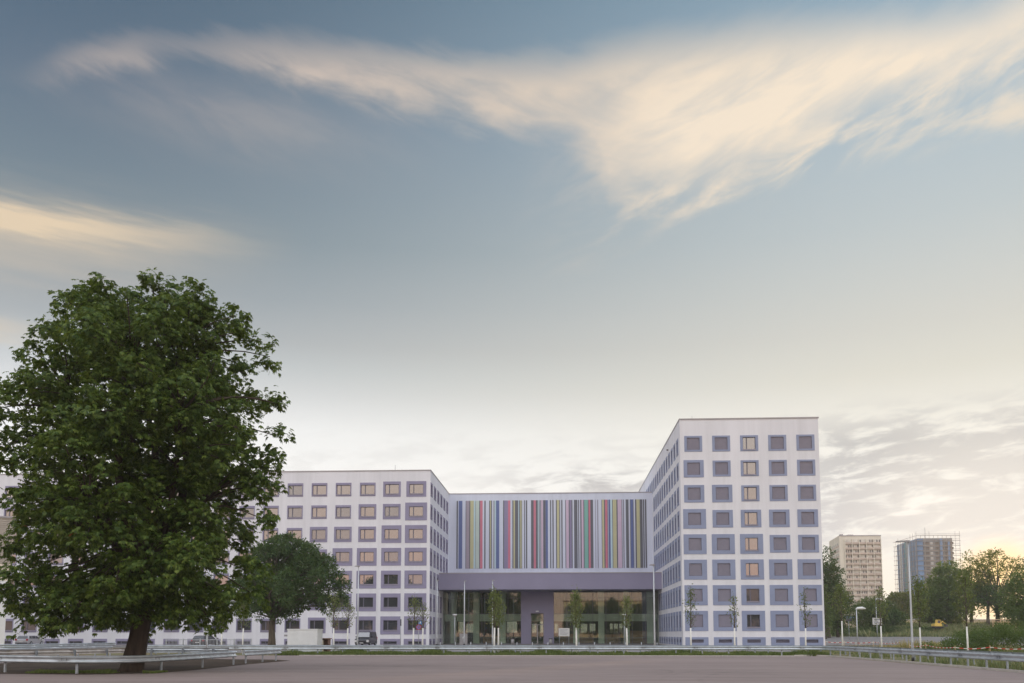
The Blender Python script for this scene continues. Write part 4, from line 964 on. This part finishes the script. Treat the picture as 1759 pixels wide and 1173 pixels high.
kc = thing('switch_cabinet', 'white windowless box cabinet beside the broad tree', 'cabinet', (gx(518, 72), 72.2, 0))
b0 = MB().box(-1.27, 1.27, 0, 1.6, .08, 2.0).build('body', M['white_metal'], kc)
MB().box(-1.31, 1.31, -.04, 1.64, 2.0, 2.08).build('roof', M['white_metal'], kc); MB().box(-1.2, 1.2, .05, 1.55, 0, .08).build('plinth', M['grey_metal'], kc)
for x in (-1.25, -.42, .42): MB().box(x+.02, x+.81, -.018, 0, .16, 1.86).build('door', M['white_metal'], b0)
MB().box(-1.62, -1.3, .2, .45, 1.45, 1.6).build('side_vent', M['grey_metal'], kc)
bc = thing('shelter', 'small brown open-fronted shelter box holding a cream meter cupboard', 'shelter', (gx(555.5, 74.5), 74.5, 0))
MB().box(-.50, -.40, 0, .6, 0, 1.22).box(.38, .48, 0, .6, 0, 1.22).build('side_panel', M['brown'], bc)
MB().box(-.40, .38, .55, .6, 0, 1.22).build('back_panel', M['brown'], bc); MB().box(-.58, .58, -.05, .65, 1.22, 1.30).build('roof', M['brown'], bc)
mc = thing('meter_cupboard', 'cream meter cupboard standing inside the brown shelter', 'cupboard', (gx(550.5, 74.5), 74.5, 0))
MB().box(-.21, .21, .05, .4, 0, 1.15).build('body', M['cream'], mc); disc(.05, .03, .048, .8).build('lock', M['dark_metal'], mc); MB().box(-.18, .18, .035, .048, .12, 1.08).build('door', M['cream'], mc)
gc = thing('grey_cabinet', 'grey control cabinet with a pale label before the lobby glass', 'cabinet', (gx(796, 135), 135, 0))
MB().box(-.6, .6, 0, .5, 0, 1.65).build('body', M['grey_metal'], gc); MB().box(-.64, .64, -.03, .53, 1.65, 1.72).build('lid', M['grey_metal'], gc); MB().box(-.15, .12, -.012, -.0, .95, 1.25).build('label_plate', M['paper'], gc)
for px, lab in ((880.5, 'litter bin left of the purple portal'), (946, 'litter bin right of the purple portal')):
    t = thing('litter_bin', 'grey cylindrical '+lab, 'bin', (gx(px, 138), 138, 0), 0, 'litter bins')
    MB().tube([(0, 0, 0), (0, 0, .85)], .26, 14).build('body', M['grey_metal'], t); MB().tube([(0, 0, .85), (0, 0, .98)], [.30, .30], 14).build('lid', M['dark_metal'], t)
bm_ = MB().tube([(0, 0, 0), (0, 0, .5)], .06, 10).mesh('post', M['lamp_metal']); bt_ = MB().tube([(0, 0, .5), (0, 0, .56)], [.07, .03], 10).mesh('cap', M['grey_metal'])
for i in range(15):
    t = thing('bollard', 'short pale bollard before the lobby glass, '+ORD[i]+' of the row from the left', 'bollard', (-16.6+2.15*i, 122, 0), 0, 'short bollards in a row on the forecourt'); link('post', bm_, t); link('cap', bt_, t)
# bike stands
hm = MB().tube([(-.45, 0, -.05), (-.45, 0, .65), (-.36, 0, .8), (0, 0, .84), (.36, 0, .8), (.45, 0, .65), (.45, 0, -.05)], .024, 6, 0).mesh('hoop', M['grey_metal']); bm2 = MB().box(-.45, .45, -.012, .012, .38, .42).mesh('crossbar', M['grey_metal'])
for i in range(15):
    px = 1437+i*7.3; D = 112; t = thing('bike_stand', 'thin metal bicycle hoop beside the car park, '+ORD[i]+' of the row from the left', 'bicycle stand', (gx(px, D), D, hgt(gx(px, D), D)), R(60), 'bicycle hoops in a row'); link('hoop', hm, t); link('crossbar', bm2, t)
# barrier tape with stakes
def tape(label, pts):
    t = thing('barrier_tape', label, 'barrier tape', Vector(pts[0])); base = Vector(pts[0])
    for i in range(len(pts)-1):
        a, b = Vector(pts[i])-base, Vector(pts[i+1])-base; n = max(4, int((b-a).length/.28))
        for k_ in range(n):
            f = lambda u: a.lerp(b, u)-Vector((0, 0, .10*math.sin(math.pi*u)))
            p, q = f(k_/n), f((k_+1)/n); h_ = Vector((0, 0, .055))
            MB().quad(p, q, q+h_, p+h_).build('tape_band', M['tape_r' if k_ % 2 else 'tape_w'], t)
    for p in pts: MB().tube([Vector((p[0], p[1], -.1+hgt(p[0], p[1])))-base, Vector((p[0], p[1], p[2]+.15))-base], .018, 6).build('stake', M['fresh_wood'], t)
def TP(px, D, z): x = gx(px, D); return (x, D, z+hgt(x, D))
tape('red and white barrier tape strung before the bushes at the right', [TP(1562, 70, .75), TP(1590, 67, .8), TP(1640, 62, .7), TP(1700, 60, .75), TP(1775, 57, .75)])
tape('red and white barrier tape at the car park edge behind the bike stands', [TP(1418, 104, .75), TP(1450, 103, .7), TP(1500, 101, .7), TP(1545, 96, .7)])
# timber rail fence
D = 200; t = thing('timber_fence', 'pale new timber rail fence beside the backlit trees', 'fence', (gx(1707, D), D, hgt(gx(1707, D), D)+1.25))
for i in range(4): MB().box(i*1.65-.06, i*1.65+.06, -.06, .06, -1.4, 1.25).build('post', M['fresh_wood'], t)
for z in (.1, .6, 1.1): MB().box(-.1, 5.1, -.10, -.06, z, z+.17).build('rail', M['fresh_wood'], t)

# ------------------------------------------------------------------ vehicles
def car(name, label, cat, loc, rotz, paint, kind='estate', glassm='pane_dark', group=None):
    """length along +x (front at +x), width along y"""
    t = thing(name, label, cat, loc, rotz, group)
    if kind == 'van':
        low = [(-2.4, .35), (2.35, .35), (2.45, .7), (2.3, 1.0), (1.6, 1.15), (-2.4, 1.15)]; up = [(-2.38, 1.15), (1.55, 1.15), (.95, 1.92), (.6, 1.98), (-2.25, 1.98), (-2.36, 1.85)]; wb = (1.55, -1.45)
    else:
        low = [(-2.15, .32), (2.1, .30), (2.2, .55), (2.12, .74), (1.2, .92), (-2.0, .98), (-2.2, .85), (-2.22, .5)]; up = [(-2.02, .97), (1.15, .92), (.35, 1.40), (-.1, 1.46), (-1.45, 1.45), (-1.75, 1.38)]; wb = (1.35, -1.3)
    W = .88 if kind != 'van' else .95
    b = MB(); b.prism(low, -W, W); bo = b.build('body', paint, t); bevel_obj(bo, .07, 3)
    c = MB(); c.prism(up, -W+.02, W-.02); me_ = c.mesh('cabin', paint)
    zt = max(p[1] for p in up)
    for v in me_.vertices:
        k_ = (v.co.z-up[0][1])/(zt-up[0][1]); v.co.y *= 1-.17*k_
    co = link('cabin', me_, t); bevel_obj(co, .05, 3)
    def win(x0, x1, z0, z1, s):      # side window as thin plate following the tumblehome
        def y(z): k_ = (z-up[0][1])/(zt-up[0][1]); return s*((W-.02)*(1-.17*k_)+.008)
        zz0, zz1 = z0, z1; m = MB(); q = [(x0[0], zz0), (x1[0], zz0), (x1[1], zz1), (x0[1], zz1)]
        pts = [(x, y(z), z) for x, z in q]; pin = [(x, y(z)-s*.02, z) for x, z in q]; m.v += pts+pin
        m.f += [(0,1,2,3),(7,6,5,4),(0,4,5,1),(1,5,6,2),(2,6,7,3),(3,7,4,0)]; m.mi += [0]*6; m.sm += [False]*6; m.build('side_window', M[glassm], co)
    zb = up[0][1]+.04
    for s in (1, -1):
        if kind == 'van': win((.75, .55), (1.35, .98), zb, 1.78, s)
        else:
            win((-.05, -.05), (.92, .32), zb, 1.36, s); win((-1.0, -.95), (-.12, -.12), zb, 1.38, s); win((-1.78, -1.55), (-1.08, -1.03), zb, 1.36, s)
    def slope(name_, p0, p1, w0, w1, m_, off):
        (xa, za), (xb, zb_) = p0, p1; d = Vector((xb-xa, 0, zb_-za)).normalized(); nn_ = Vector((-d.z, 0, d.x))*off
        m = MB(); q = [(xa, -w0, za), (xa, w0, za), (xb, w1, zb_), (xb, -w1, zb_)]; m.v += [tuple(Vector(p)+nn_) for p in q]+[tuple(Vector(p)+nn_*.2) for p in q]
        m.f += [(0,1,2,3),(7,6,5,4),(0,4,5,1),(1,5,6,2),(2,6,7,3),(3,7,4,0)]; m.mi += [0]*6; m.sm += [False]*6; m.build(name_, m_, co)
    k_ = 1 if kind != 'van' else 1
    fr0, fr1 = ((1.08, .98), (.45, 1.36)) if kind != 'van' else ((1.52, 1.24), (1.02, 1.86))
    slope('windscreen', fr0, fr1, W-.12, W-.22, M['pane'] if kind == 'van' else M[glassm], -.02)
    if kind != 'van': slope('rear_window', (-2.0, 1.02), (-1.78, 1.36), W-.12, W-.22, M[glassm], .02)
    tyre = MB().tube([(0, -.1, 0), (0, -.09, 0), (0, .09, 0), (0, .1, 0)], [.25, .32, .32, .25], 20).mesh('wheel', M['rubber']); rim = MB().tube([(0, -.106, 0), (0, .106, 0)], .2, 14).mesh('rim', M['galv'])
    for x in wb:
        for s in (1, -1):
            wo = link('wheel', tyre, t, (x, s*(W-.06), .32)); link('rim', rim, wo)
    rx = low[-1][0]-.02
    for s in (1, -1):
        MB().box(rx-.02, rx+.12, s*W-.22 if s > 0 else s*W-.015, s*W+.015 if s > 0 else s*W+.22, .74 if kind != 'van' else .9, .98 if kind != 'van' else 1.25).build('tail_light', M['red'], t)
        MB().box(low[2][0]-.16, low[2][0]-.0, s*W-.3 if s > 0 else s*W-.01, s*W+.01 if s > 0 else s*W+.3, .58, .72 if kind != 'van' else .85).build('headlight', M['white_metal'], t)
        MB().box(1.02, 1.16, s*(W+.02) if s > 0 else s*(W+.22), s*(W+.22) if s > 0 else s*(W+.02), zb, zb+.15).build('wing_mirror', paint, t)
    MB().box(rx-.012, rx+.005, -.26, .26, .52, .63).build('number_plate', M['white_metal'], t); MB().box(low[2][0]-.0, low[2][0]+.014, -.26, .26, .42, .52).build('number_plate', M['white_metal'], t)
    MB().box(rx-.03, rx+.2, -W+.05, W-.05, .28, .42).build('bumper', M['dark_metal'], t); return t
silver = mat('silver_paint', (.55, .55, .58), .3, .04, 2, metal=.5); darkp = mat('dark_car_paint', (.045, .045, .055), .3, .05, 2, metal=.3, spec=.7); bluep = mat('blue_car_paint', (.12, .2, .36), .35, .04, 2)
car('parked_car', 'silver estate car parked by the long wing at far left', 'car', (gx(52, 121), 121, 0), R(92), silver, group='parked cars')
car('parked_car', 'dark hatchback with red tail lights behind the lamp post under the chestnut', 'car', (gx(354, 112), 112, 0), R(84), darkp, group='parked cars')
car('parked_van', 'dark van facing the viewer with golden sky in its windscreen, before the wing', 'van', (gx(629, 118), 118, 0), R(-92), darkp, 'van')
Dc = 268; car('parked_car', 'small blue parked car on the upper street left of the beige high-rise', 'car', (gx(1456, Dc), Dc, hgt(gx(1456, Dc), Dc)+.02), R(178), bluep, group='parked cars')
# excavator
D = 199; ex = thing('excavator', 'small yellow and white excavator half hidden in the meadow', 'excavator', (gx(1611, D), D, hgt(gx(1611, D), D)+.75), R(10))
MB().prism([(-1.0, 0), (1.0, 0), (1.15, .2), (1.0, .42), (-1.0, .42), (-1.15, .2)], -.7, .7).build('tracks', M['rubber'], ex)
MB().prism([(-1.0, .45), (.75, .45), (.75, .95), (-.3, 1.05), (-1.0, .95)], -.65, .65).build('body', M['yellow'], ex)
cb_ = MB().prism([(-.3, 1.0), (.6, .95), (.55, 1.85), (-.2, 1.9)], -.45, .3).build('cab', M['yellow'], ex); MB().prism([(-.2, 1.15), (.5, 1.1), (.46, 1.75), (-.12, 1.78)], -.462, -.45).build('cab_window', M['pane_dark'], cb_)
MB().tube([(.7, .3, .9), (1.5, .3, 1.5), (2.3, .3, .9)], [.12, .12, .09], 6).build('boom', M['yellow'], ex); MB().prism([(2.1, .9), (2.6, .8), (2.5, .35), (2.05, .45)], .05, .6).build('bucket', M['dark_metal'], ex)

# ------------------------------------------------------------------ far street wall and high-rises
D = 262; t = thing('street_wall', 'long low tan retaining wall behind the hedge and trees', 'wall', (0, D, 0))
M['tan'] = mat('tan_plaster', (.46, .38, .28), .9, .12, .4); MB().box(gx(1400, D), gx(1900, D), 0, .4, 0, 5.75).build('wall', M['tan'], t); MB().box(gx(1400, D), gx(1900, D), -.12, .45, 5.75, 5.95).build('wall_coping', M['kerb'], t)
for i in range(12): MB().box(gx(1405+i*40, D), gx(1405+i*40, D)+.4, -.1, 0, 0, 5.75).build('pilaster', M['tan'], t)

M['tw_wall'] = wall_mat('beige_highrise_wall', (.72, .68, .60)); M['tw_balc'] = mat('tan_balcony_panel', (.50, .41, .36), .8, .16, .3); M['tw_win'] = mat('pale_window_band', (.62, .59, .54), .5, .22, .55); M['tw_dark'] = mat('dark_highrise_glass', (.16, .15, .15), .3, .3, .5)  # distance haze put into wall, balcony and window band colours by paling them
HD = 484.0
xa, xb = gx(1447, HD, 1089), gx(1519.5, HD, 1089); zt = (1089-922.5)*HD/F_PX+EYE
t1 = thing('highrise_tower', 'beige high-rise with rows of tan balconies left of the scaffolded one', 'building', (xa, HD, 0))
Wd = xb-xa; Lx = gx(1429.5, HD+32, 1089)-xa
mb = MB(); pl = [(0, 0), (Wd, 0), (Wd-2, 32), (Lx, 32)]
for i in range(4): a, b = pl[i], pl[(i+1) % 4]; mb.quad((*a, 0), (*b, 0), (*b, zt), (*a, zt))
mb.quad(*[(*p, zt) for p in pl]); mb.build('wall', M['tw_wall'], t1)
bx0 = gx(1456, HD, 1089)-xa; fh = 8.72*HD/F_PX; bw_ = (Wd-.4-bx0)/5
me_b = MB().box(.12, bw_-.25, -1.0, -.02, 0, 1.05).mesh('balcony', M['tw_balc']); me_w = MB().box(.15, bw_-.3, -.08, -.01, 0, fh-1.25).mesh('window', M['tw_win'])
me_p = MB().box(.0, .75, -.11, -.085, .1, fh-1.4).mesh('pane', M['tw_dark']); tr = random.Random(5)
for f in range(17):
    z = zt-2.1-fh*(f+1)
    if z < 5: break
    for b in range(5):
        x = bx0+b*bw_; link('balcony', me_b, t1, (x, 0, z)); wn = link('window', me_w, t1, (x, 0, z+1.08))
        for k_ in range(3):
            if tr.random() < .42: link('pane', me_p, wn, (.3+k_*1.25+tr.uniform(0, .3), 0, 0))
for b in range(6): MB().box(bx0+b*bw_-.18, bx0+b*bw_+.12, -1.05, -.01, 3, zt-2.1).build('fin', M['tw_wall'], t1)
MB().box(-.1, Wd+.1, -.15, 0, zt-.4, zt+.1).build('parapet', M['coping'], t1)
MB().box(2, 3.5, 4, 6, zt, zt+1.2).box(6, 9, 4, 8, zt, zt+.9).build('roof_box', M['coping'], t1)
dl = Vector((Lx, 32, 0)).normalized(); nl = Vector((-dl.y, dl.x, 0))
for f in range(17):
    z = zt-3.4-fh*(f+1)
    if z < 5: break
    for k_ in range(5):
        p0 = dl*(3+k_*5.8)+nl*.05; p1 = dl*(6.2+k_*5.8)+nl*.05; m = MB(); m.quad(p1+Vector((0, 0, z+1.1)), p0+Vector((0, 0, z+1.1)), p0+Vector((0, 0, z+2.3)), p1+Vector((0, 0, z+2.3)))
        m.build('window', M['tw_dark'], t1)
    m = MB(); a, b = dl*1.0+nl*.03, dl*31.5+nl*.03; m.quad(b+Vector((0, 0, z)), a+Vector((0, 0, z)), a+Vector((0, 0, z+1.0)), b+Vector((0, 0, z+1.0))); m.build('spandrel', M['tw_balc'], t1)

M['t2'] = mat('grey_highrise_panels', (.31, .33, .37), .85, .14, .25); M['net'] = mat('blue_scaffold_netting', (.16, .25, .42), .9, .22, .35, stretch=(1, 1, .2)); M['net_p'] = mat('pale_scaffold_netting', (.42, .46, .52), .9, .15, .35); M['rustp'] = mat('scaffold_tube', (.34, .29, .28), .7, .2, 1); M['net_t'] = mat('teal_scaffold_netting', (.16, .32, .42), .9, .15, .4)
HD2 = 486.0; xa, xb = gx(1583, HD2, 1089), gx(1643, HD2, 1089); zt = (1089-928)*HD2/F_PX+EYE; Wd = xb-xa; Lx = gx(1557, HD2+32, 1089)-xa
t2_ = thing('highrise_block', 'grey brown high-rise under renovation, wrapped in blue netting', 'building', (xa, HD2, 0))
mb = MB(); pl = [(0, 0), (Wd, 0), (Wd+1, 32), (Lx, 32)]
for i in range(4): a, b = pl[i], pl[(i+1) % 4]; mb.quad((*a, 0), (*b, 0), (*b, zt), (*a, zt))
mb.quad(*[(*p, zt) for p in pl]); mb.build('wall', M['t2'], t2_)
fh = 8.5*HD2/F_PX; wm = MB().box(0, 2.0, -.12, -.02, 0, 1.35).mesh('window', M['tw_dark']); wp = MB().box(0, 1.4, -.16, -.02, 0, 1.4).mesh('window', M['white_metal'])
for f in range(17):
    z = zt-1.6-fh*(f+1)
    if z < 4: break
    for b in range(7): link('window', wp if b == 2 and f % 1 == 0 else wm, t2_, (1.4+b*2.6, 0, z+.9))
    MB().box(.1, Wd, -.08, -.01, z+.02, z+.3).build('floor_band', M['tw_balc'], t2_)
sc_ = thing('scaffolding', 'tube scaffolding with planks and netting around the right-hand high-rise', 'scaffolding', (xa, HD2, 0))
def vtube(x, y, z0, z1, r_=.09): return MB().tube([(x, y, z0), (x, y, z1)], r_, 4)
for i in range(11): vtube(-1.2+i*(Wd+4.6)/10, -1.3, 3, zt+1.5+(2.2 if i in (0, 3, 9, 10) else 0)).build('standard', M['rustp'], sc_)
for i in range(9): vtube(-1.6+(Lx-2.4)*i/8, -1.0+33*i/8, 3, zt+.5+(2.5 if i in (0, 1, 2, 7) else 0)).build('standard', M['rustp'], sc_)
for i in range(3): vtube(Lx-4.5+i*1.7, 33, 3, zt-1).build('standard', M['rustp'], sc_)
for f in range(20):
    z = zt+1.2-2.72*f
    if z < 4: break
    MB().box(-1.2, Wd+3.6, -1.9, -1.0, z, z+.16).build('deck', M['rustp'], sc_)
    MB().tube([(-1.6, -1.2, z), (Lx-4.2, 33, z)], .10, 4).build('ledger', M['rustp'], sc_); MB().tube([(Lx-5.2, 33, z), (Lx-.6, 33, z)], .09, 4).build('ledger', M['rustp'], sc_)
    MB().tube([(-1.2, -1.35, z+1.0), (Wd+3.6, -1.35, z+1.0)], .07, 4).build('guard_tube', M['rustp'], sc_)
cols_n = ['net', 'net_p', 'net', 'net_t', 'net_p', 'net', 'net', 'net']
for i in range(8):
    a = Vector((-1.3+(Lx-2.2)*i/8, -.9+33*i/8, 0)); b = Vector((-1.3+(Lx-2.2)*(i+.86)/8, -.9+33*(i+.86)/8, 0)); n_ = Vector((-.1, 0, 0)); k_ = MB()
    k_.v += [(a.x, a.y, 3), (b.x, b.y, 3), (b.x, b.y, zt-.5), (a.x, a.y, zt-.5)]+[(a.x+.1, a.y, 3), (b.x+.1, b.y, 3), (b.x+.1, b.y, zt-.5), (a.x+.1, a.y, zt-.5)]
    k_.f += [(0,1,2,3),(7,6,5,4),(0,4,5,1),(1,5,6,2),(2,6,7,3),(3,7,4,0)]; k_.mi += [0]*6; k_.sm += [False]*6; k_.build('net', M[cols_n[7-i]], sc_)
MB().box(-1.0, 2.2, -1.45, -1.38, 3, zt-.4).build('net', M['net'], sc_); MB().box(11.2, 12.6, -1.45, -1.38, 3, zt-.4).build('net', M['net'], sc_); MB().box(15.4, 16.6, -1.45, -1.38, 3, zt-2).build('net', M['net'], sc_)
MB().tube([(6.6, 6, zt), (6.6, 6, zt+6.5)], .12, 5).build('antenna_mast', M['grey_metal'], t2_)

# ------------------------------------------------------------------ what the glass reflects: the street behind the viewer
KND = ['leafy', 'dense', 'broad', 'small', 'round', 'low', 'tall', 'full', 'wide', 'loose', 'thick', 'domed', 'spreading', 'bushy', 'uneven', 'lush', 'heavy', 'old']
for i, (x, y, h_, r_) in enumerate([(-62, -48, 13.5, 6), (-51, -44, 15, 6), (-41, -50, 20, 7), (-32, -44, 20, 7), (-22, -46, 20, 7), (-13, -42, 18.5, 6), (12, -46, 13, 5.5), (20, -40, 15, 4.5), (31, -52, 13, 6), (42, -46, 14, 6), (56, -48, 14.5, 6.5), (67, -46, 14, 6.5), (-74, -50, 14, 6.5), (-86, -50, 13, 6.5), (-98, -50, 14, 6.5), (-111, -50, 13, 6.5), (-124, -50, 14, 6.5), (-137, -50, 13, 6.5)]):
    bushy('street_tree', KND[i]+' green tree on the street behind the viewer, seen only as a reflection', 'tree', (x, y, 0), dome(None, 0, 0, 2.0, h_, r_, 34, 1.9, .8, 70+i), (4, .35), 'leaf_dark', .75, 13, 5, .3, 70+i, group='trees reflected in the glass')
rh = thing('apartment_house', 'cream apartment house behind the viewer, seen only as a reflection in the lobby glass', 'building', (18, -72, 0))
MB().box(-16, 16, -10, 0, 0, 15).build('wall', M['cream'], rh); MB().box(-16.3, 16.3, -10.3, .3, 15, 15.4).build('roof', M['brown'], rh)
rwm = MB().box(-.7, .7, 0, .05, 0, 1.6).mesh('window', M['tw_dark'])
for f in range(4):
    for k_ in range(9): link('window', rwm, rh, (-13.5+k_*3.4, .0, 1.4+3.4*f))

# ------------------------------------------------------------------ evening air
hz = bpy.data.materials.new('evening_haze'); hz.use_nodes = True; hn = hz.node_tree; hn.nodes.clear()
pv = hn.nodes.new('ShaderNodeVolumePrincipled'); pv.inputs['Color'].default_value = (.98, .96, .94, 1); pv.inputs['Density'].default_value = .00028; pv.inputs['Anisotropy'].default_value = .2
ho = hn.nodes.new('ShaderNodeOutputMaterial'); hn.links.new(pv.outputs[0], ho.inputs['Volume'])
MB().box(-710, 910, -310, 1310, -1.3, 66).build('haze', hz, kind='stuff')
S.cycles.volume_max_steps = 64; S.cycles.volume_bounces = 1
